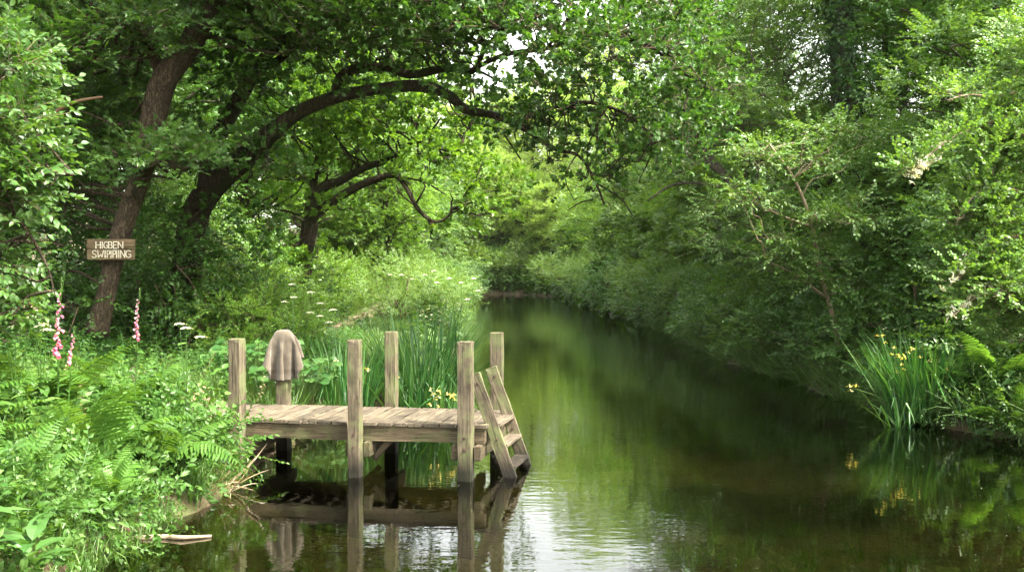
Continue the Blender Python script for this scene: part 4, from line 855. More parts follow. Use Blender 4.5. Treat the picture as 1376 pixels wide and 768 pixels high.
# ================================================================== SHRUBS
def shrub_proto(name, rad, ht, npads, tpls, lm, dens, padr, flat=.5, tw=B_TWIG, jit=.4):
    tg, cg = Geo(), Geo(); pads = []; tries = 0
    while len(pads) < npads and tries < 3000:
        tries += 1
        a = R.uniform(0, 2 * PI); q = math.sqrt(R.uniform()) * rad; z = R.uniform(.08, 1) * ht * math.sqrt(max(.05, 1 - (q / rad) ** 2 * .85))
        r = R.uniform(*padr); p = (math.cos(a) * q, math.sin(a) * q, z, r, r * R.uniform(.6, .85))
        if any(np.linalg.norm(np.array(p[:3]) - np.array(o[:3])) < .5 * (r + o[3]) for o in pads): continue
        pads.append(p)
    for (x, y, z, r, rz) in pads:
        b = R.normal(size=2) * .12 * rad
        limb(tg, (b[0], b[1], -.3), (x, y, z), .022 * ht ** .5, .006, 5, .2, 4, 0)
    pad_twigs(tg, pads, 3, .006)
    fill_pads(cg, pads, tpls, dens, flat, .3, .15, jit=jit)
    return mesh_from(name + '_stems', tg, [tw], True), mesh_from(name + '_foliage', cg, [lm, tw])
def place_shrub(kind, pr, x, y, s, label, group=None, z=None, cat='shrub', rz=None):
    r = empty(kind, (x, y, float(ground(x, y)) if z is None else z), label, cat, group, R.uniform(0, 6.28) if rz is None else rz)
    r.scale = (s, s, s) if np.isscalar(s) else s
    link('stems', pr[0], r); link('foliage', pr[1], r); return r
T_SH = [spray(leaf(.075, .05, OV, .3, .3), .38, 10, 1.0, 1, .12, .45, .003) for _ in range(4)]
T_SHD = [spray(leaf(.095, .06, DIA, .3, .3), .40, 10, 1.0, 1, .12, .45, 0) for _ in range(4)]
SP = {}
SP['dark'] = shrub_proto('dark_shrub', 1.7, 2.4, 34, T_SHD, L_SIGN, 95, (.42, .7))
SP['bright'] = shrub_proto('bright_shrub', 1.4, 1.6, 30, T_HAW, L_SUN, 230, (.34, .55))
SP['maple'] = shrub_proto('maple_shrub', 1.9, 2.8, 36, T_SHD, L_MAPLE, 90, (.45, .75), .35)
SP['pale'] = shrub_proto('pale_shrub', 1.8, 2.2, 34, [spray(leaf(.10, .04, DIA, .3, .3), .42, 12, 1.0, 1, .1, .4, 0) for _ in range(4)], L_WILLOW, 110, (.42, .7))
SP['bramble'] = shrub_proto('bramble_shrub', 1.5, 1.1, 26, T_SH, L_HERB, 110, (.35, .6))
SK = {'dark': 'dark_shrub', 'bright': 'bright_shrub', 'maple': 'layered_shrub', 'pale': 'pale_shrub', 'bramble': 'bramble_thicket'}
LS = [
 ('dark', -8.6, 16.2, 1.0, 'dark shrub filling the shade left of the sign tree trunk'),
 ('dark', -5.8, 18.4, .9, 'dark shrub right of the sign tree trunk under the oak'),
 ('dark', -7.6, 19.5, 1.1, 'shaded bush between sign tree and arching oak'),
 ('maple', -9.6, 13.4, .9, 'leafy shrub at the left edge behind the cow parsley'),
 ('bright', -5.05, 19.4, 1.0, 'yellow green bush at the foot of the arching oak'),
 ('bright', -4.35, 17.3, .74, 'bright low bush behind the towel covered post'),
 ('bright', -6.4, 23.4, 1.1, 'sunlit bush beside the footpath beyond the arching oak'),
 ('maple', -7.6, 24.5, 1.2, 'tall soft shrub under the crown of the great limb'),
 ('dark', -6.9, 28.0, 1.0, 'dark bush at the foot of the riverside oak'),
 ('bright', -6.8, 33.0, 1.2, 'glowing light green bush left of the path bend'),
 ('bright', -7.6, 38.0, 1.3, 'second glowing bush further along the path'),
 ('pale', -3.7, 33.0, .95, 'pale leafy bush on the bank right of the path'),
 ('pale', -3.1, 39.0, .9, 'pale bush at the water edge before the far narrows'),
 ('bright', -8.0, 46.0, 1.25, 'light green mound where the path vanishes'),
 ('pale', -4.6, 52.0, 1.2, 'greyish green bush on the far left bank'),
 ('dark', -3.9, 60.0, 1.0, 'dark low bush overhanging the far left water'),
 ('maple', -4.6, 67.0, 1.1, 'mid green bush by the narrowing river'),
 ('dark', -5.2, 88.0, 1.5, 'shadowy bush at the left bend of the river'),
]
RS = [
 ('dark', 7.8, 18.6, .95, 'dark shrub hanging over the water left of the right iris clump'),
 ('maple', 8.8, 16.8, 1.0, 'shaded leafy shrub behind the right iris clump'),
 ('dark', 7.0, 22.6, .85, 'dark drooping bush half way along the shaded bank'),
 ('maple', 8.0, 25.2, 1.1, 'large soft shrub at the water edge under the layered tree'),
 ('bright', 6.9, 26.4, .95, 'light green thicket leaning on the right water edge'),  # brighter leaf colour stands in for sunlight on this shaded bush
 ('bright', 7.2, 29.0, 1.1, 'fresh green bush lit on the right bank'),
 ('dark', 7.6, 31.5, 1.1, 'dark bush under the pale willowy tree'),
 ('pale', 7.6, 35.5, 1.1, 'pale rounded bush dipping to the right water'),
 ('bramble', 7.2, 38.5, 1.4, 'brown green thicket below the leaning trunk'),
 ('pale', 7.3, 44.5, 1.3, 'pale bush at the water between two willowy trees'),
 ('dark', 6.4, 55.0, 1.3, 'dark bush by the water in the right distance'),
 ('pale', 6.6, 66.0, 1.4, 'pale distant bush on the right water edge'),
 ('pale', 6.2, 78.0, 1.5, 'farthest pale bush before the bend on the right'),
 ('bright', 3.2, 107.0, 1.3, 'light green bush at the right corner of the river end'),
 ('pale', 1.0, 109.0, 1.4, 'pale bush over the water in the middle of the river end'),
 ('dark', -2.6, 111.0, 1.1, 'dark bush on the bank that closes the river view'),
 ('pale', 6.2, 90.0, 1.5, 'pale bush at the inside of the far bend'),
 ('bright', -4.0, 112.0, 1.6, 'sunlit mound of leaves at the river end'),
 ('pale', 5.4, 100.5, 1.7, 'pale bush right of the dark one at the river end'),
 ('bright', -1.0, 110.0, 1.5, 'yellow green mound touching the end of the water'),
 ('dark', 10.2, 15.0, 1.05, 'dark shrub in the hollow behind the hawthorn'),
 ('maple', 11.5, 18.5, 1.3, 'tall leafy shrub above the hawthorn on the slope'),
 ('dark', 10.5, 22.0, 1.4, 'shadowed shrub in the middle of the slope'),
 ('maple', 11.0, 27.0, 1.4, 'broad soft shrub on the slope under the ivy clad trunks'),
 ('dark', 10.5, 31.0, 1.4, 'deep green shrub behind the crooked trunk'),
 ('bright', 12.5, 34.5, 1.8, 'light shrub glowing through the ivy trunks'),
 ('maple', 14.5, 24.0, 1.7, 'tall shrub at the right of the slope'),
]
for lst, grp in ((LS, 'shrubs of the left bank'), (RS, 'shrubs of the right bank')):
    for (k, x, y, s, lb) in lst: place_shrub(SK[k], SP[k], x, y, s, lb, grp)

for (k, y, s) in (('dark', 17.4, .5), ('maple', 19.6, .55), ('dark', 20.8, .6), ('maple', 24.0, .6), ('dark', 27.6, .65), ('maple', 30.2, .7), ('dark', 33.4, .7), ('maple', 37.0, .7), ('dark', 41.5, .8), ('maple', 47.5, .9)):
    place_shrub(SK[k], SP[k], float(xr(y)) + .55, y, s, 'small dark leaved shrub hanging over the shaded right water edge' if k == 'dark' else 'small layered shrub dipping to the shaded right water edge', 'small shrubs along the right water edge')
tg, cg = Geo(), Geo()
y1 = paths_px(tg, [(1128, 470, 19.6, 10), (1118, 420, 19.4, 8), (1100, 360, 19.2, 7), (1090, 300, 19, 6), (1066, 240, 18.8, 5), (1030, 190, 18.6, 3)], 7, .12)
y2 = paths_px(tg, [(1092, 305, 19, 5), (1050, 290, 18.8, 4), (1010, 270, 18.6, 2)], 5, .1); y3 = paths_px(tg, [(1110, 400, 19.3, 5), (1070, 370, 19, 4), (1030, 350, 18.7, 2)], 5, .1)
pads = region_pads([(1060, 215, 60, 22, 18.2, 19.4, 8, .42), (1015, 262, 45, 18, 18.2, 19.2, 6, .38), (1110, 285, 50, 20, 18.2, 19.4, 7, .42), (1060, 340, 60, 22, 18.2, 19.2, 7, .40), (1120, 380, 40, 20, 18.4, 19.4, 5, .36), (1130, 180, 50, 25, 18.6, 19.6, 6, .42)])
pads = [(a, b, c, d, e * .6) for a, b, c, d, e in pads]; link_pads(tg, pads, [y1, y2, y3], .012); pad_twigs(tg, pads, 3, .006)
fill_pads(cg, pads, [spray(leaf(.085, .052, OV, .3, .3), .42, 11, 1.0, 1, .1, .3, .003) for _ in range(4)], 150, .3, .2, .05, jit=.25)
tree_obj('young_tree', 'slender young tree with flat sprays of fresh leaves in front of the dark right slope', tg, cg, B_PALE, L_MAPLE)
# --- hawthorn on the near right with arching, blossom tipped sprays
def umbel_head(r=.04, n=16, m=0):
    g = Geo()
    a = R.uniform(0, 2 * PI, n); q = np.sqrt(R.uniform(size=n)) * r
    pos = np.stack([np.cos(a) * q, np.sin(a) * q, .25 * r * (1 - (q / r) ** 2) + R.normal(size=n) * .06 * r], 1)
    V = np.array([(-.5, -.5, 0), (.5, -.5, .1), (.5, .5, 0), (-.5, .5, .1)]); T = np.array([(0, 1, 2), (0, 2, 3)])
    tp = (V.astype(np.float32) * r * .42, T, np.full(2, .5, np.float32), np.full(2, m, np.int32))
    up = np.tile([0, 0, 1.0], (n, 1)) + R.normal(size=(n, 3)) * .35
    g.inst(tp, frames(R.normal(size=(n, 3)) * [1, 1, .2], up, R.uniform(.7, 1.3, n)), pos, R.uniform(size=n), .2)
    return g.done()
def hawthorn():
    tg, cg, bg_ = Geo(), Geo(), Geo()
    stem = smooth_path([(8.9, 12.6, .4), (8.6, 12.6, 1.6), (8.7, 12.7, 2.8), (8.5, 12.6, 3.9), (8.2, 12.5, 4.6)], 5)
    tube(tg, stem, [.10, .08, .03], 8, .12)
    def arch(pts, r=.02):
        p = smooth_path([at(*a) for a in pts], 5); tube(tg, p, [r, r * .3], 5, .1); return p
    arcs = [arch([(1370, 150, 12.4), (1320, 168, 12.2), (1285, 182, 12), (1252, 205, 11.9), (1232, 226, 11.8), (1225, 233, 11.8)]),
            arch([(1376, 120, 12.6), (1340, 130, 12.3), (1300, 128, 12.2), (1272, 135, 12.1)]),
            arch([(1376, 260, 12.2), (1340, 250, 12), (1310, 262, 11.9), (1292, 285, 11.9), (1285, 300, 11.9)]),
            arch([(1380, 320, 12.0), (1345, 320, 12), (1310, 345, 11.8), (1275, 385, 11.7)]),
            arch([(1390, 400, 12.2), (1350, 385, 12), (1310, 400, 11.8), (1280, 425, 11.6)])]
    pads = region_pads([(1350, 180, 40, 40, 12, 13, 9, .36), (1335, 260, 45, 45, 11.9, 13, 11, .34), (1350, 340, 45, 40, 11.8, 12.8, 10, .36), (1320, 385, 55, 25, 11.6, 12.4, 8, .30), (1300, 330, 24, 22, 11.8, 12.2, 4, .2), (1420, 250, 50, 150, 12, 13.2, 16, .45), (1400, 80, 40, 40, 12, 13, 5, .4), (1375, 430, 50, 40, 12, 13, 8, .36)])
    for p in arcs:
        for k in range(2, len(p), 2): pads.append((p[k][0], p[k][1], p[k][2], .16, .11))
    link_pads(tg, pads, arcs + [stem], .012, prob=.6); pad_twigs(tg, pads, 3, .005)
    fill_pads(cg, pads, T_HAW, 430, .6, .2, .2, jit=.5)
    hd = [umbel_head(.05, 14) for _ in range(3)]
    for p in arcs[:1] + arcs[3:]:
        for k in range(len(p) - 14, len(p)):
            n = 3; pos = p[k] + R.normal(size=(n, 3)) * .045
            bg_.inst(hd[k % 3], frames(R.normal(size=(n, 3)), runit(n) + [0, -.8, .6], R.uniform(.5, 1.0, n)), pos, R.uniform(size=n), .3)
    tree_obj('hawthorn_tree', 'pale green hawthorn with arching sprays at the right edge over the bank', tg, cg, B_PALE, L_HAW, (), 'tree', None, (('blossom', bg_, [M_WHITE]),))
hawthorn()

# ================================================================== PLANTS
def frond(L, arch, npin=22, wid=.2, m=0):
    """fern frond rising from the origin along +Y: arching rachis, toothed pinnae in pairs"""
    g = Geo(); t = np.linspace(0, 1, 12)
    ang = math.radians(72) - arch * t ** 1.3
    p = np.zeros((12, 3)); st = L / 11
    for k in range(1, 12): p[k] = p[k - 1] + [0, math.cos(ang[k]) * st, math.sin(ang[k]) * st]
    V, T = strip(p, .005 * L); g.add(V, T, .2, m)
    lf = leaf(1, .26, [(.12, .95), (.2, .5), (.32, .9), (.4, .5), (.52, .8), (.6, .42), (.72, .6), (.8, .3)], .18, .22)
    for k in range(npin):
        u = .14 + .84 * k / npin; b = np.array([np.interp(u, t, p[:, i]) for i in range(3)])
        i0 = min(10, int(u * 11)); tan = p[i0 + 1] - p[i0]; tan /= np.linalg.norm(tan); nrm = np.cross([1, 0, 0], tan)
        ln = L * wid * (math.sin(PI * min(1, (u * .98 + .05)) ** .85)) ** .8 + .01
        for s in (-1, 1):
            d = np.array([[s, 0, 0]]) + tan * .38 - nrm * .12 + R.normal(size=(1, 3)) * .05
            M = frames(d, nrm[None] + R.normal(size=(1, 3)) * .06, [ln])
            g.inst(lf, M, b[None], np.array([R.uniform(.25, .9)]), .1)
    return g.done()
FR = [frond(1.0, math.radians(a), 24, w) for a, w in ((75, .19), (95, .20), (115, .18), (60, .17))]
def fern_mesh(name, n, L, lm=None):
    g = Geo()
    for k in range(n):
        a = 2 * PI * k / n + R.normal() * .25
        y = np.array([[math.cos(a), math.sin(a), R.normal() * .08 + (.25 if k % 3 == 0 else 0)]])
        g.inst(FR[R.integers(0, 4)], frames(y, np.array([[R.normal() * .12, R.normal() * .12, 1]]), [L * R.uniform(.75, 1.1)]), np.array([[math.cos(a) * .03, math.sin(a) * .03, 0]]), np.array([R.uniform(.2, .9)]), .6)
    return mesh_from(name, g, [lm or L_FERN])
def blade(L, w, lean, droop, seg=7, kink=None):
    """a sword leaf from the origin, leaning towards +Y; V-shaped in section"""
    V, T = [], []; ang = PI / 2 - lean; p = np.zeros(3); st = L / seg
    for k in range(seg + 1):
        t = k / seg; ww = w * (.75 + .5 * t if t < .35 else 1) * (1 - t ** 3.2) * .5 + .0004
        c, s = math.cos(ang), math.sin(ang)
        V += [p + np.array([-ww, 0, 0]), p + np.array([0, s * ww * .35, -c * ww * .35]), p + np.array([ww, 0, 0])]
        ang -= droop / seg * (.4 + 1.4 * t)
        if kink and abs(t - kink) < .5 / seg: ang -= 1.7
        p = p + np.array([0, math.cos(ang) * st, math.sin(ang) * st])
    for k in range(seg):
        a = 3 * k
        for j in (0, 1): T += [(a + j, a + j + 1, a + j + 4), (a + j, a + j + 4, a + j + 3)]
    return (np.array(V, np.float32), np.array(T, np.int32), np.full(len(T), .5, np.float32), np.zeros(len(T), np.int32))
def blades(n, L, w, rad, lean, droop, kinks=0, name='blades', lm=None, Lj=(.65, 1.1), leanx=0):
    g = Geo()
    for k in range(n):
        a = R.uniform(0, 2 * PI); q = math.sqrt(R.uniform()) * rad
        tp = blade(L * R.uniform(*Lj), w * R.uniform(.7, 1.2), abs(R.normal()) * lean + .03, abs(R.normal()) * droop, 7, R.uniform(.45, .8) if R.uniform() < kinks else None)
        aa = a + R.normal() * .6; y = np.array([[math.cos(aa) + leanx, math.sin(aa), 0]])
        g.inst(tp, frames(y, np.array([[0, 0, 1.0]]), [1]), np.array([[math.cos(a) * q, math.sin(a) * q, -.03]]), np.array([R.uniform()]), .0)
    return g
def iris_flower():
    g = Geo()
    pet = leaf(.055, .036, [(.3, .5), (.6, 1), (.85, .9)], .15, .7); std = leaf(.035, .016, OV, .2, .0)
    for k in range(3):
        a = k * 2.094
        g.inst(pet, frames(np.array([[math.cos(a), math.sin(a), .35]]), np.array([[0, 0, 1.0]]), [1]), np.zeros((1, 3)), np.array([.3]), 0)
        a += 1.05; g.inst(std, frames(np.array([[math.cos(a) * .4, math.sin(a) * .4, 1]]), np.array([[math.cos(a), math.sin(a), .2]]), [1]), np.zeros((1, 3)), np.array([.7]), 0)
    return g.done()
IF = iris_flower()
def iris_clump(loc, n, L, rad, flowers, label, kinks=.06, lean=.24, leanx=0.0):
    r = empty('iris_clump', loc, label, 'iris clump', None)
    link('blades', mesh_from('iris_blades', blades(n, L, .034, rad, lean, .55, kinks, leanx=leanx), [L_IRIS]), r)
    for (dx, dy, h, sz) in flowers:
        g = Geo(); b = np.array([dx * .25, dy * .25, 0]); e = np.array([dx, dy, h])
        tube(g, smooth_path([b, (b + e) / 2 + [0, 0, .08], e], 3), [.008, .005], 5)
        fl = link('flower_stalk', mesh_from('flower_stalk', g, [M_STEM]), r)
        for k in range(3):
            g = Geo(); g.inst(IF, frames(R.normal(size=(1, 3)) * [1, 1, .1], np.tile([0, 0, 1.0], (1, 1)) + R.normal(size=(1, 3)) * .4, np.full(1, sz * .8)), e[None] + R.normal(size=(1, 3)) * .05 * sz + [0, 0, .01], R.uniform(size=1), .3)
            link('flower', mesh_from('iris_flower', g, [M_YEL]), fl)
    return r
def gz(x, y): return float(ground(x, y))
iris_clump((-1.50, 15.6, .0), 150, 1.4, .42, [(-.30, -.35, .80, 1.1), (-.42, -.30, .70, .9)], 'clump of sword leaves with yellow flowers right behind the middle rear post', .05, .22)
iris_clump((-2.55, 15.2, .15), 140, 1.3, .40, [(.36, -.3, .74, 1.1), (.18, -.32, .62, .9), (-.1, -.3, .86, .8)], 'iris clump showing between the two middle posts of the jetty', .05, .2)
iris_clump((-1.45, 16.6, .1), 210, 1.85, .55, [], 'tallest dark iris clump fanning out behind the jetty posts', .04, .30)
iris_clump((-3.75, 17.0, .5), 70, 1.15, .35, [], 'sparse grey green sword leaves beside the broad leaved plants', .08, .22)
iris_clump((-1.02, 15.0, .0), 60, 1.0, .22, [(.05, -.45, .55, 1.1), (-.10, -.42, .62, 1.1), (-.12, -.40, .48, 1.0), (.14, -.36, .58, .9)], 'low iris tuft with a cluster of yellow flowers leaning to the river', .25, .5, .5)
iris_clump((6.6, 16.0, .08), 320, 1.42, .55, [(-.62, -.5, 1.05, 1.0), (-.5, -.5, .98, 1.1), (-.35, -.45, 1.08, .9), (-.12, -.4, .98, 1.0), (-.55, -.4, .80, .9), (.15, -.5, .75, .8), (-.75, -.3, 1.22, .8), (.32, -.5, .70, .8), (-1.25, -.4, .50, 1.2)], 'big iris clump with many yellow flowers on the right water edge', .07, .30, -.18)
iris_clump((6.0, 15.4, -.03), 26, .9, .2, [], 'fallen pale sword leaves bent onto the water by the right iris clump', .5, .9, -.6)

def bells(n=22, L=.62):
    """foxglove spike along +Z: stalk, drooping bells larger below, closed buds above"""
    s, b, c = Geo(), Geo(), Geo()
    tube(s, smooth_path([(0, 0, -.9), (.01, 0, -.4), (0, 0, 0), (-.01, 0, L * .5), (.02, 0, L)], 3), [.010, .007, .003], 6)
    for k in range(n):
        t = k / n; z = t * L * .80; a = -PI / 2 + R.normal() * .9; sz = .044 * (1 - .75 * t) + .005
        d = np.array([math.cos(a), math.sin(a), -.75 + .5 * t]); d /= np.linalg.norm(d)
        p0 = np.array([0, 0, z]) + d * .008
        pts = [p0 + d * sz * q for q in (0, .3, .7, 1.0)]
        tube(b, pts, [sz * .12, sz * .26, sz * .30, sz * .42], 7, 0, 0, R.uniform(.1, .9) * (1 - t * .3) + t * .3, False)
    for k in range(10):
        z = L * (.78 + .022 * k); a = R.uniform(0, 6.28); d = np.array([math.cos(a), math.sin(a), .1]); tube(c, [np.array([0, 0, z]), np.array([0, 0, z]) + d * .016 * (1 - k * .06)], [.006, .003], 5)
    return s, b, c
lfx = leaf(.22, .075, [(.2, .6), (.45, 1), (.7, .8)], .2, .45)
def foxglove(loc, s, L, label, lean=0.0, n=22):
    r = empty('foxglove', loc, label, 'foxglove', 'foxgloves on the left bank', R.uniform(-.3, .3)); r.rotation_euler[1] = lean; r.scale = (s, s, s)
    st, b, c = bells(n, L)
    for k in range(9):
        a = k * 2.3; z = -.72 + .07 * k; st.inst(lfx, frames(np.array([[math.cos(a), math.sin(a), .55]]), np.array([[0, 0, 1.0]]), [1.1 - .07 * k]), np.array([[0, 0, z]]), np.array([.5]), 0)
    link('stalk', mesh_from('foxglove_stalk', st, [L_HERB]), r); link('bells', mesh_from('foxglove_bells', b, [M_PINK]), r); link('buds', mesh_from('foxglove_buds', c, [M_STEM]), r)
foxglove(tuple(at(78, 474, 9.2)), 1.08, .66, 'tallest pink foxglove spike left of the painted sign board', .05, 26)
foxglove(tuple(at(95, 486, 9.0)), .72, .46, 'short pink foxglove just right of the tallest spike', .10, 18)
foxglove(tuple(at(184, 452, 9.8)), .88, .55, 'slender pink foxglove standing alone below the sign tree', .06, 18)

def umbellifer(loc, heads, label, m=M_WHITE, hr=.055, group='umbellifers on the left bank', leaves=14):
    """heads: (dx, dy, dz) tops of the flower stalks"""
    r = empty('cow_parsley', loc, label, 'cow parsley', group)
    g, f = Geo(), Geo(); hd = umbel_head(.028, 9)
    for (dx, dy, dz) in heads:
        e = np.array([dx, dy, dz]); tube(g, smooth_path([(0, 0, -.1), e * [.25, .25, .5], e * [.8, .8, .85], e - [0, 0, .05]], 3), [.007, .003], 5)
        k = 9; f = Geo()
        for j in range(k):
            a = j * 2.4; q = hr * math.sqrt(j / k); h = e + [math.cos(a) * q, math.sin(a) * q, .3 * hr * (1 - (q / hr) ** 2)]
            tube(g, [e - [0, 0, .05], h], [.0015, .001], 3)
            f.inst(hd, frames(np.array([[1.0, 0, 0]]), np.array([[math.cos(a) * .3, math.sin(a) * .3, 1.0]]), [R.uniform(.8, 1.1)]), h[None], np.array([R.uniform()]), .4)
        link('flower_head', mesh_from('umbel_head', f, [m]), r)
    lf = spray(leaf(.05, .03, OV, .3, .3), .24, 11, 1, 1, .1, .4, .002, 0)
    a = R.uniform(0, 6.28, leaves); hz = R.uniform(.05, .7, leaves) * max(h_[2] for h_ in heads)
    g.inst(lf, frames(np.stack([np.cos(a), np.sin(a), R.uniform(-.1, .5, leaves)], 1), np.tile([0, 0, 1.0], (leaves, 1)), R.uniform(.7, 1.2, leaves)), np.stack([np.cos(a) * .03, np.sin(a) * .03, hz], 1), R.uniform(size=leaves), .3)
    link('stems', mesh_from('umbel_stems', g, [L_HERB]), r)
def um(px, py, d, heads, label, **k):
    p = at(px, py, d); zb = gz(p[0], p[1]); hh = [(dx, dy, p[2] - zb + dz) for dx, dy, dz in heads]; umbellifer((p[0], p[1], zb), hh, label, **k)
um(34, 414, 9.6, [(0, 0, 0)], 'single blush pink umbel near the left edge', m=M_BLUSH, hr=.07)
um(20, 440, 9.0, [(0, 0, 0), (.12, .05, .08), (-.1, 0, .1), (.2, .1, .0)], 'white umbels low at the left edge beside the foxgloves')
um(54, 436, 9.6, [(0, 0, 0), (.06, 0, -.06), (-.12, .1, .12)], 'white umbels between the blush umbel and the tall foxglove')
um(250, 442, 10.6, [(0, 0, 0), (.12, .1, -.1), (-.1, .1, .04)], 'cream umbels left of the first jetty post')
um(395, 400, 16.0, [(0, 0, 0), (.25, .1, .08), (-.2, .2, -.08), (.4, .1, -.1), (-.1, .3, .2)], 'airy white umbels behind the draped towel')
um(430, 425, 16.5, [(0, 0, 0), (.2, .1, .1), (-.2, .2, .05), (.1, .3, -.12)], 'white umbels right of the draped towel')
um(620, 380, 24.0, [(0, 0, 0), (.3, .1, .1), (-.3, .2, .1), (.4, .3, -.2), (-.6, .3, .0), (.15, 0, -.4)], 'white umbels topping the tall bank growth beside the open water')
um(555, 375, 25.0, [(0, 0, 0), (.3, .1, .1), (-.3, .2, .1), (.5, .3, .2), (-.6, .3, .1)], 'white umbels in the middle of the sunlit bank growth')

# broad leaved plants
lfb = leaf(1, .95, [(.08, .6), (.3, 1), (.6, .95), (.85, .6)], .15, .18)
def broad_plant(loc, n, rad, h, s, label):
    r = empty('broad_leaved_plant', loc, label, 'plant', 'broad leaved plants behind the jetty'); g, l = Geo(), Geo()
    for k in range(n):
        a = R.uniform(0, 6.28); q = math.sqrt(R.uniform()) * rad; e = np.array([math.cos(a) * q, math.sin(a) * q, h * R.uniform(.45, 1.05)])
        tube(g, smooth_path([(e[0] * .3, e[1] * .3, 0), e * [.7, .7, .8], e], 2), [.004, .003], 4)
        l.inst(lfb, frames(np.array([[math.cos(a) + R.normal() * .4, math.sin(a) - .5 + R.normal() * .4, -.15]]), np.array([[R.normal() * .25, -.35 + R.normal() * .25, 1]]), [s * R.uniform(.6, 1.2)]), e[None], np.array([R.uniform()]), 0)
    link('stems', mesh_from('broad_stems', g, [M_STEM]), r); link('leaves', mesh_from('broad_leaves', l, [L_BROAD]), r)
broad_plant((-3.15, 14.6, gz(-3.15, 14.6)), 150, .62, .62, .13, 'low mound of round leaves right of the towel covered post')
broad_plant((-3.9, 15.2, gz(-3.9, 15.2)), 120, .6, .65, .13, 'mound of round leaves left behind the towel covered post')
broad_plant((-2.7, 14.2, gz(-2.7, 14.2)), 80, .4, .45, .11, 'smaller round leaved plants touching the rear deck edge')

# ferns
FM = [fern_mesh('fern_fronds', 13, 1.0), fern_mesh('fern_fronds', 11, 1.0), fern_mesh('fern_fronds', 12, 1.0)]
def fern(x, y, s, label, k=0, tilt=(0, 0), z=None, group='ferns'):
    o = link('fern', FM[k], None, (x, y, (gz(x, y) if z is None else z) - .02)); o.scale = (s, s, s); o.rotation_euler = (tilt[0], tilt[1], R.uniform(0, 6.28))
    return tag(o, label, 'fern', group)
fern(-3.85, 9.1, 1.3, 'large light fern at the centre of the near left bank', 0, (.05, .25), .45)
fern(-3.65, 9.9, 1.1, 'fern leaning over the water in front of the first jetty post', 1, (.2, .35), .4)
fern(-4.1, 8.0, .85, 'fern with spread fronds close to the bottom left corner', 2, (.1, .2), .5)
fern(-4.8, 10.0, 1.35, 'upright fern behind the large light fern', 1)
fern(-5.0, 8.7, 1.25, 'fern below the foxgloves at the left', 2)
fern(-4.3, 11.1, 1.15, 'fern in the grass left of the jetty end', 0)
fern(-3.45, 8.6, .75, 'fern hanging over the water below the large light fern', 2, (.2, .3), .3)
fern(-3.8, 7.6, .7, 'dark drooping fern low above the near left water', 1, (.2, .35), .2)
fern(7.35, 15.0, 1.25, 'large pale fern left of the hawthorn on the right bank', 0, (.1, -.25))
fern(7.9, 15.7, 1.3, 'fern behind the large pale fern on the right', 2, (.1, -.2))
fern(7.1, 16.1, 1.1, 'fern right behind the big yellow iris clump', 1, (.1, -.2))
fern(8.2, 16.5, 1.3, 'fern under the hawthorn sprays', 1, (.1, -.2))
fern(7.25, 14.2, .9, 'small fern low at the right edge above the water', 2, (.2, -.35))

# arching brambles / cleavers stems with big pale leaves at the bottom left
def tall_herb(ht, nl, lf, opp=True, r=.005, bend=.12, fl=False):
    g = Geo(); p = smooth_path([(0, 0, -.05), (R.normal() * bend * .3, R.normal() * bend * .3, ht * .5), (R.normal() * bend, R.normal() * bend, ht)], 4)
    V, T = strip(p, r); g.add(V, T, .3, 0)
    n = nl
    for k in range(n):
        u = .12 + .86 * k / n; i = u * (len(p) - 1); b = p[int(i)] + (p[min(len(p) - 1, int(i) + 1)] - p[int(i)]) * (i - int(i))
        for s in ((0, PI) if opp else (0,)):
            a = k * (1.57 if opp else 2.4) + s + R.normal() * .2
            el = .5 * u + R.normal() * .15
            g.inst(lf, frames(np.array([[math.cos(a), math.sin(a), el]]), np.array([[R.normal() * .2, R.normal() * .2, 1.0]]), [R.uniform(.75, 1.15) * (1.15 - .6 * u)]), b[None], np.array([R.uniform(.2, 1)]), 0)
    if fl:
        hd = umbel_head(.022, 7, 1)
        for k in range(3): g.inst(hd, frames(np.array([[1.0, 0, 0]]), np.array([[0, 0, 1.0]]), [1]), (p[-1] + R.normal(size=3) * [.05, .05, .02])[None], np.array([R.uniform()]), .4)
    return g.done()
lnet = leaf(.13, .075, [(.15, .75), (.35, 1), (.6, .75), (.8, .4)], .25, .4)
lsm = leaf(.075, .045, OV, .3, .3)
lbig = leaf(.20, .115, [(.15, .7), (.35, 1), (.6, .8), (.8, .45)], .2, .4)
HERB = [tall_herb(.75, 9, lnet), tall_herb(.65, 8, lnet), tall_herb(.55, 12, lsm, False), tall_herb(.8, 11, lsm, True), tall_herb(.7, 7, lbig, False), tall_herb(.5, 6, lbig, True)]
HERBF = [tall_herb(.9, 9, lsm, True, fl=True), tall_herb(.8, 8, lsm, False, fl=True)]
def creeper(L=.5, n=16, lf=lsm):
    return spray(lf, L, n, 1.0, 1, .3, .6, .0025, 0)
CREEP = [creeper(.5, 16), creeper(.4, 12), creeper(.6, 18, leaf(.05, .032, DIA, .3, .3))]
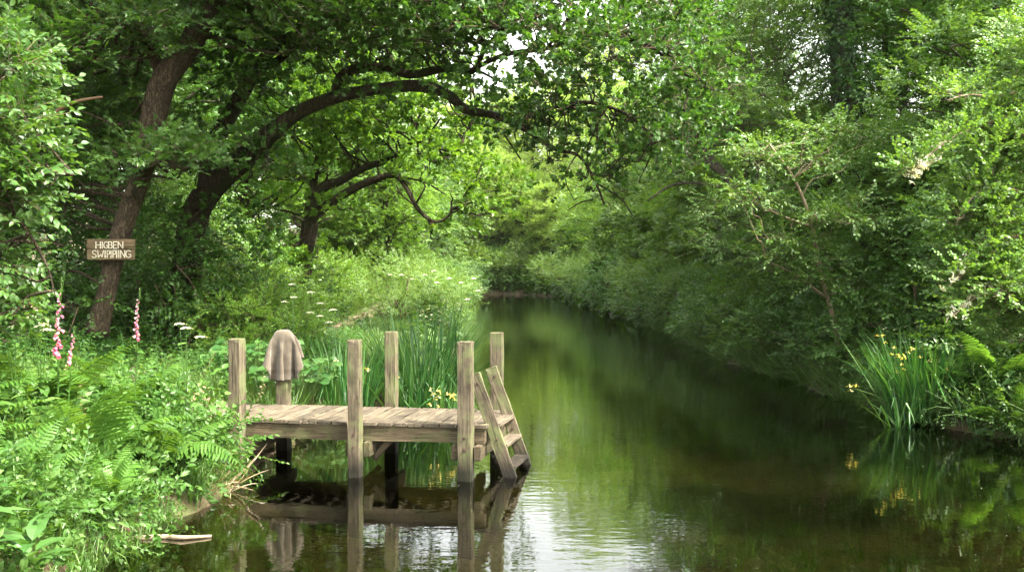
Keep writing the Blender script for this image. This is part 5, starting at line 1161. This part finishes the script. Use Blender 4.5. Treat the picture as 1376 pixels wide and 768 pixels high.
def scatter(name, label_kind, tpls, mats, xy, s, z=None, tiltdir=None, tilt=.15, rnd=None):
    n = len(xy); x, y = xy[:, 0], xy[:, 1]; zz = ground(x, y) if z is None else z
    g = Geo(); which = R.integers(0, len(tpls), n)
    up = np.tile([0, 0, 1.0], (n, 1)) + R.normal(size=(n, 3)) * tilt
    if tiltdir is not None: up = up + tiltdir
    a = R.uniform(0, 6.28, n); d = np.stack([np.cos(a), np.sin(a), np.zeros(n)], 1)
    up /= np.linalg.norm(up, axis=1, keepdims=True); d = np.cross(up, d)
    M = frames(d, up, s); pos = np.stack([x, y, zz], 1)
    if rnd is None: rnd = np.clip(.5 + .35 * wob(x * 1.7, y * 1.7) + R.normal(size=n) * .15, 0, 1)
    for k, tp in enumerate(tpls):
        q = which == k; g.inst(tp, M[q], pos[q], rnd[q], .45)
    return tag(link(name, mesh_from(name, g, mats)), kind='stuff')
def band(n, y0, y1, s0, s1, side, gx=1.0, power=1.0, avoid=True):
    """random spots between s0 and s1 metres from the water's edge"""
    y = y0 + (y1 - y0) * R.uniform(size=n) ** power; s = s0 + (s1 - s0) * R.uniform(size=n) ** gx
    x = xl(y) - s if side < 0 else xr(y) + s
    e = .18 * wob(x * 2, y * 2); x = x + e * 0
    xy = np.stack([x, y], 1)
    if avoid and side < 0:
        keep = ~((path_mask(x, y) > 0) & (R.uniform(size=n) > .10))
        rel = xy - JO[:2]; u = rel @ JU[:2]; v = rel @ JV[:2]
        keep &= ~((u > -.3) & (u < 3.9) & (v > -.05) & (v < 1.6))
        xy = xy[keep]
    return xy
NEARF = np.array([(-3.85, 9.1), (-3.4, 9.75), (-4.1, 8.0), (-4.8, 10.0), (-3.7, 7.6), (-5.0, 8.7), (-4.5, 11.0), (-3.3, 8.6)])
def clear_of(q, pts, r): return q[np.all(np.linalg.norm(q[:, None] - pts[None], axis=2) > r, axis=1)]
# grass everywhere on the banks
GT = []
for _ in range(5):
    g = Geo()
    for k in range(16):
        a = R.uniform(0, 6.28); tp = blade(R.uniform(.18, .42), .008, abs(R.normal()) * .35 + .05, abs(R.normal()) * 1.0 + .2, 4)
        g.inst(tp, frames(np.array([[math.cos(a), math.sin(a), 0]]), np.array([[0, 0, 1.0]]), [1]), np.array([[R.normal() * .04, R.normal() * .04, -.02]]), np.array([R.uniform()]), 0)
    GT.append(g.done())
q = np.concatenate([band(5000, 5, 20, -.05, 6, -1), band(5000, 20, 50, -.05, 5, -1), band(4500, 9, 45, -.05, 3.5, 1)])
scatter('bank_grass', 'grass', GT, [L_GRASS], q, R.uniform(.7, 1.3, len(q)))
# long grass hanging over the edges
q = np.concatenate([band(40, 12, 19, -.02, .25, -1), band(700, 19, 50, -.02, .3, -1)]); scatter('overhanging_grass', 'grass', GT, [L_GRASS], q, R.uniform(1.2, 2.1, len(q)), z=ground(q[:, 0], q[:, 1]) + .02, tiltdir=np.array([.7, -.2, 0]))
q = np.concatenate([band(6, 8, 16, -.05, .2, -1), band(120, 19, 30, -.02, .2, -1)]); scatter('dry_overhanging_grass', 'grass', GT, [L_STRAW], q, R.uniform(1.1, 1.8, len(q)), z=np.maximum(.08, ground(q[:, 0], q[:, 1])), tiltdir=np.array([1.1, -.3, -.3]))
q = band(420, 9, 50, -.02, .3, 1, avoid=False); scatter('overhanging_reed_grass', 'grass', GT, [L_GRASS], q, R.uniform(1.3, 2.3, len(q)), z=ground(q[:, 0], q[:, 1]) + .02, tiltdir=np.array([-.7, -.2, 0]))
# herbs
q = np.concatenate([band(700, 5.2, 12.5, .3, 1.6, -1), band(620, 5.2, 14.5, 1.2, 5.5, -1)])
q = clear_of(q, NEARF, .5)
scatter('bank_herbs', 'herbs', HERB, [L_HERB], q, R.uniform(.65, 1.15, len(q)), tilt=.22, tiltdir=np.array([.12, 0, 0]))
q = np.concatenate([band(500, 5, 14, 0, 2.2, -1), band(520, 5, 12.5, .08, .4, -1)]); scatter('trailing_herbs', 'herbs', CREEP, [L_HERB], q, R.uniform(.8, 1.4, len(q)), z=ground(q[:, 0], q[:, 1]) + R.uniform(.05, .35, len(q)), tilt=.9, tiltdir=np.array([.25, 0, -.3]))
q = np.concatenate([band(1100, 14.5, 22, 1.5, 5, -1), band(900, 13.5, 19, 4.5, 8, -1)]); scatter('shaded_herbs', 'herbs', HERB, [L_BROAD], q, R.uniform(.5, .95, len(q)), tilt=.2)
q = np.concatenate([band(1900, 18, 33, -.1, 3.0, -1), band(1500, 33, 60, -.1, 5, -1)])
rt = q[:, 0] / q[:, 1]
near_path = ((np.abs(q[:, 0] - path_x(q[:, 1])) < 1.3) | ((rt < -.095) & (rt > -.20))) & (q[:, 1] > 17)
sz = R.uniform(.8, 1.5, len(q)) * np.clip(1 + .75 * wob(q[:, 0] * 1.6 + 5, q[:, 1] * 1.1), .45, 1.7) * np.where(near_path, .30, 1)
scatter('tall_bank_herbs', 'herbs', HERB * 4 + HERBF, [L_HERB, M_WHITE], q, sz, tilt=.2)
q = np.concatenate([band(900, 9.5, 17, .15, 3.2, 1, avoid=False)]); scatter('right_bank_herbs', 'herbs', HERB * 2 + HERBF, [L_HERB, M_WHITE], q, R.uniform(.8, 1.35, len(q)), tilt=.25, tiltdir=np.array([-.12, 0, 0]))
q = band(2400, 9.5, 16.2, -.1, 1.0, 1, avoid=False); scatter('right_trailing_herbs', 'herbs', CREEP, [L_HERB], q, R.uniform(.8, 1.4, len(q)), z=np.maximum(.05, ground(q[:, 0], q[:, 1])) + R.uniform(.02, .3, len(q)), tilt=1.0, tiltdir=np.array([-.5, 0, -.2]))
q = np.concatenate([band(1800, 16.5, 50, .1, 4, 1, avoid=False)]); scatter('slope_herbs', 'herbs', HERB, [L_BROAD], q, R.uniform(.7, 1.4, len(q)), tilt=.25, tiltdir=np.array([-.15, 0, 0]))
q = np.concatenate([band(1100, 46, 99, -.25, .7, 1, avoid=False), band(1800, 48, 96, -.1, 5, 1, avoid=False), band(900, 60, 92, -.1, 5, -1), np.stack([R.uniform(-10, 7, 2600), 104 + 24 * R.uniform(size=2600) ** 1.5], 1)])
q = np.concatenate([q, np.stack([R.uniform(-9, 6, 5000), R.uniform(94, 114, 5000)], 1)])
q = q[ground(q[:, 0], q[:, 1]) > -.04]
scatter('far_bank_herbs', 'herbs', HERB, [L_HERB], q, R.uniform(1.6, 3.2, len(q)), tilt=.25)
q = band(55, 6, 15, .1, 3.5, -1); scatter('withered_herbs', 'herbs', [HERB[2], HERB[3], GT[0]], [L_STRAW], q, R.uniform(.6, 1.1, len(q)), tilt=.7)
# ivy and low cover on the wood floor
n = 9000; x = np.concatenate([R.uniform(-24, -4, n), R.uniform(6.5, 24, n)]); y = R.uniform(13, 60, 2 * n); k_ = (path_mask(x, y) == 0) & (ground(x, y) > .3); q = np.stack([x, y], 1)[k_]
g = Geo(); lf4 = spray(leaf(.09, .07, DIA, .2, .2), .4, 10, 1, 1, .2, .4, 0, 0)
scatter('woodland_ground_cover', 'ground cover', [tall_herb(.25, 5, lsm), tall_herb(.3, 4, lnet)], [L_IVY], q, R.uniform(.8, 1.6, len(q)), tilt=.3)

# ================================================================== THE SIGN
GL = {'H': [[(0, 0), (0, 1)], [(1, 0), (1, 1)], [(0, .52), (1, .5)]], 'I': [[(.5, 0), (.5, 1)]], 'G': [[(.95, .85), (.6, 1), (.2, .92), (0, .6), (0, .35), (.2, .08), (.6, 0), (.98, .12), (.98, .45), (.6, .45)]],
      'B': [[(0, 0), (0, 1), (.7, .97), (.9, .78), (.7, .55), (0, .52)], [(.7, .54), (1, .3), (.8, .04), (0, 0)]], 'E': [[(1, 1), (0, 1), (0, 0), (1, 0)], [(0, .52), (.8, .52)]], 'N': [[(0, 0), (0, 1), (1, 0), (1, 1)]],
      'S': [[(.95, .85), (.6, 1), (.2, .92), (.08, .7), (.3, .55), (.75, .42), (.98, .22), (.7, .02), (.25, 0), (0, .14)]], 'W': [[(0, 1), (.1, 0), (.5, .45), (.75, .08), (1, 1)]], 'P': [[(.1, 0), (.1, 1), (.8, .97), (1, .75), (.8, .5), (.1, .47)]]}
def sign():
    c = at(149.5, 335, 16.18); wd, hg = .775, .335
    r = empty('swimming_sign', tuple(c), 'brown two plank sign board with white painted words on the leaning trunk', 'sign'); r.rotation_euler = (0, 0, 0)
    W_SIGN = woodmat('sign_board_wood', (.060, .042, .024), (.145, .105, .062), (.12, .13, .05), .15)
    for z0, z1, dx in ((.0, hg / 2, .004), (-hg / 2, -.006, 0)):
        Wood().beam((-wd / 2, 0, (z0 + z1) / 2), (wd / 2 + dx, 0, (z0 + z1) / 2), .034, z1 - z0, bev=.010, wear=.002, segs=12).build('board', W_SIGN, r)
    m = noisy('white_sign_paint', [(.3, (.42, .38, .28)), (.6, (.66, .62, .50))], 30, rough=.7)
    S = wd / 905.0
    rows = [('HIGBEN', [(345, 430), (452, 478), (495, 572), (585, 655), (675, 740), (765, 855)], (275, 400)),
            ('SWIPIPIING', [(272, 355), (378, 488), (505, 530), (550, 608), (618, 640), (660, 720), (728, 748), (765, 790), (812, 892), (912, 1005)], (440, 575))]
    for word, xs, (yt, yb) in rows:
        for ch, (a, b) in zip(word, xs):
            g = Geo(); x0, x1 = (a - 622) * S, (b - 622) * S; zb, zt = (420 - yb) * S, (420 - yt) * S
            for st in GL[ch]:
                P = [np.array([x0 + (x1 - x0) * u, -.0235, zb + (zt - zb) * v]) for u, v in st]
                for i in range(len(P) - 1):
                    d = P[i + 1] - P[i]; L = np.linalg.norm(d); d /= L; nn = np.array([-d[2], 0, d[0]]) * .0060 * R.uniform(.85, 1.15)
                    e = d * .004
                    v = [P[i] - e + nn, P[i + 1] + e + nn, P[i + 1] + e - nn, P[i] - e - nn]; v2 = [q + np.array([0, .006, 0]) for q in v]
                    g.add(v + v2, [(0, 1, 2), (0, 2, 3), (0, 4, 5), (0, 5, 1), (1, 5, 6), (1, 6, 2), (2, 6, 7), (2, 7, 3), (3, 7, 4), (3, 4, 0)])
            link('lettering', mesh_from('lettering', g, [m]), r)
    for x in (-.02, .05):
        for z in (.085, -.085): bolt(r, (x - .05, -.018, z), (0, -1, 0), .008)
sign()

# ================================================================== SMALL THINGS ON THE WATER
g = Geo(); p = smooth_path([at(168, 727, 8.9) * [1, 1, 0] + [0, 0, .01], (-3.15, 8.95, .012), (-2.95, 8.9, .02), (-2.72, 8.98, .012)], 5); tube(g, p, [.022, .026, .02, .012], 7, .25)
tag(link('floating_stick', mesh_from('floating_stick', g, [B_PALE], True)), 'pale knobbly stick floating beside the near left bank', 'stick')
def petals(n):
    y = 6 + 22 * R.uniform(size=n) ** 1.6; x = xl(y) + (xr(y) - xl(y)) * R.uniform(.1, .98, n)
    g = Geo(); tp = leaf(.015, .011, DIA, .2, -.2); a = R.uniform(0, 6.28, n)
    g.inst(tp, frames(np.stack([np.cos(a), np.sin(a), np.zeros(n)], 1), np.tile([0, 0, 1.0], (n, 1)), R.uniform(.5, 1.3, n)), np.stack([x, y, np.full(n, .004)], 1), R.uniform(size=n), .2)
    return g
tag(link('floating_petals', mesh_from('floating_petals', petals(110), [M_WHITE])), kind='stuff')
# water weed on the bed
n = 1500; y = R.uniform(5.5, 22, n); cx_ = R.uniform(size=n); x = xl(y) + .5 + (xr(y) - xl(y) - 1) * cx_
k_ = wob(x * .8 + 3, y * .8) > .18; q = np.stack([x, y], 1)[k_]
scatter('river_weed', 'weed', GT, [leafmat('weed_blade', (.03, .09, .01), (.05, .13, .015), (.08, .18, .02), .3)], q, R.uniform(.7, 1.2, len(q)), tiltdir=np.array([.1, 1.6, 0]))

# big leaved docks and arching grass at the near left
lfd = leaf(.34, .13, [(.12, .6), (.3, 1), (.55, .95), (.8, .6)], .18, .5)
def dock(x, y, s, label, n=11, z=None):
    g = Geo()
    for k in range(n):
        a = k * 2.4 + R.normal() * .3; e = R.uniform(.35, 1.1)
        g.inst(lfd, frames(np.array([[math.cos(a), math.sin(a), e]]), np.array([[0, 0, 1.0]]), [s * R.uniform(.7, 1.15)]), np.array([[math.cos(a) * .03, math.sin(a) * .03, R.uniform(0, .25) * s]]), np.array([R.uniform(.3, 1)]), 0)
    tag(link('dock_plant', mesh_from('dock_plant', g, [L_BROAD]), None, (x, y, gz(x, y) if z is None else z)), label, 'dock', 'docks on the left bank')
dock(-3.55, 6.35, 1.1, 'large leaved dock in the bottom left corner', z=.75)
dock(-3.2, 6.6, .9, 'dock with drooping leaves over the bottom left water', z=.45)
dock(-3.9, 7.3, 1.1, 'dock above the bottom left corner beside the spread fern', z=.75)
dock(-5.2, 8.6, 1.1, 'dock with upright leaves below the tallest foxglove', z=1.0)
dock(-3.9, 10.6, .9, 'dock beside the first jetty post', z=.8)
dock(-4.9, 11.4, .9, 'dock in the grass behind the near ferns', z=.9)

# ================================================================== AIR
g = Geo(); x0, x1, y0, y1, z0, z1 = -170, 170, -40, 410, -2.2, 60
V = [(x, y, z) for z in (z0, z1) for y in (y0, y1) for x in (x0, x1)]
g.add(V, [(0, 2, 1), (1, 2, 3), (4, 5, 6), (5, 7, 6), (0, 1, 4), (1, 5, 4), (2, 6, 3), (3, 6, 7), (0, 4, 2), (2, 4, 6), (1, 3, 5), (3, 7, 5)])
m, nt, out = newmat('haze_air'); pv = N(nt, 'ShaderNodeVolumePrincipled'); pv.inputs['Density'].default_value = .00007; pv.inputs['Color'].default_value = (.90, .95, .74, 1); pv.inputs['Anisotropy'].default_value = .2
nt.links.new(pv.outputs[0], out.inputs['Volume']); hz = link('haze', mesh_from('haze', g, [m])); tag(hz, kind='stuff')
# ================================================================== LIGHT, SKY, CAMERA
w = bpy.data.worlds.new("World"); sc.world = w; w.use_nodes = True
nt = w.node_tree; bg = nt.nodes['Background']
sky = nt.nodes.new('ShaderNodeTexSky'); sky.sky_type = 'NISHITA'; sky.sun_disc = False
SUN_EL, SUN_AZ = math.radians(52), math.radians(120)   # azimuth clockwise from +Y (down river) towards +X
sky.sun_elevation = SUN_EL; sky.sun_rotation = SUN_AZ; sky.dust_density = 4.0; sky.air_density = 1.3; sky.ozone_density = .6
hs_ = nt.nodes.new('ShaderNodeHueSaturation'); hs_.inputs['Saturation'].default_value = .35; nt.links.new(sky.outputs[0], hs_.inputs['Color'])
mw_ = nt.nodes.new('ShaderNodeMixRGB'); mw_.blend_type = 'MULTIPLY'; mw_.inputs['Fac'].default_value = 1; mw_.inputs['Color2'].default_value = (1.0, .97, .88, 1); nt.links.new(hs_.outputs[0], mw_.inputs['Color1'])
nt.links.new(mw_.outputs[0], bg.inputs['Color']); bg.inputs['Strength'].default_value = .15
sd = bpy.data.lights.new('sun', 'SUN'); sd.energy = 2.6; sd.angle = math.radians(4.0); sd.color = (1, .95, .84)
so = bpy.data.objects.new('sun', sd); COL.objects.link(so)
dirv = Vector((math.sin(SUN_AZ) * math.cos(SUN_EL), math.cos(SUN_AZ) * math.cos(SUN_EL), math.sin(SUN_EL)))
so.rotation_euler = dirv.to_track_quat('Z', 'Y').to_euler()

cam = bpy.data.cameras.new('camera'); co = bpy.data.objects.new('camera', cam); COL.objects.link(co)
cam.sensor_width = 36; cam.lens = 36 * FPX / 1376; cam.clip_end = 1500; cam.clip_start = .1
co.location = (0, 0, EYE); co.rotation_euler = (math.radians(90) - math.atan((384 - HY) / FPX), 0, 0)
sc.camera = co
sc.view_settings.view_transform = 'Standard'; sc.view_settings.look = 'None'; sc.view_settings.gamma = 1
sc.view_settings.exposure = 2.92
sc.render.engine = 'CYCLES'
cy = sc.cycles
cy.max_bounces = 8; cy.diffuse_bounces = 4; cy.glossy_bounces = 3; cy.transmission_bounces = 5; cy.transparent_max_bounces = 8; cy.volume_bounces = 0
cy.caustics_reflective = False; cy.caustics_refractive = False; cy.sample_clamp_indirect = 8
cy.use_denoising = True
try:
    cy.denoiser = 'OPENIMAGEDENOISE'; cy.denoising_input_passes = 'RGB_ALBEDO_NORMAL'; cy.denoising_prefilter = 'ACCURATE'
except Exception: pass
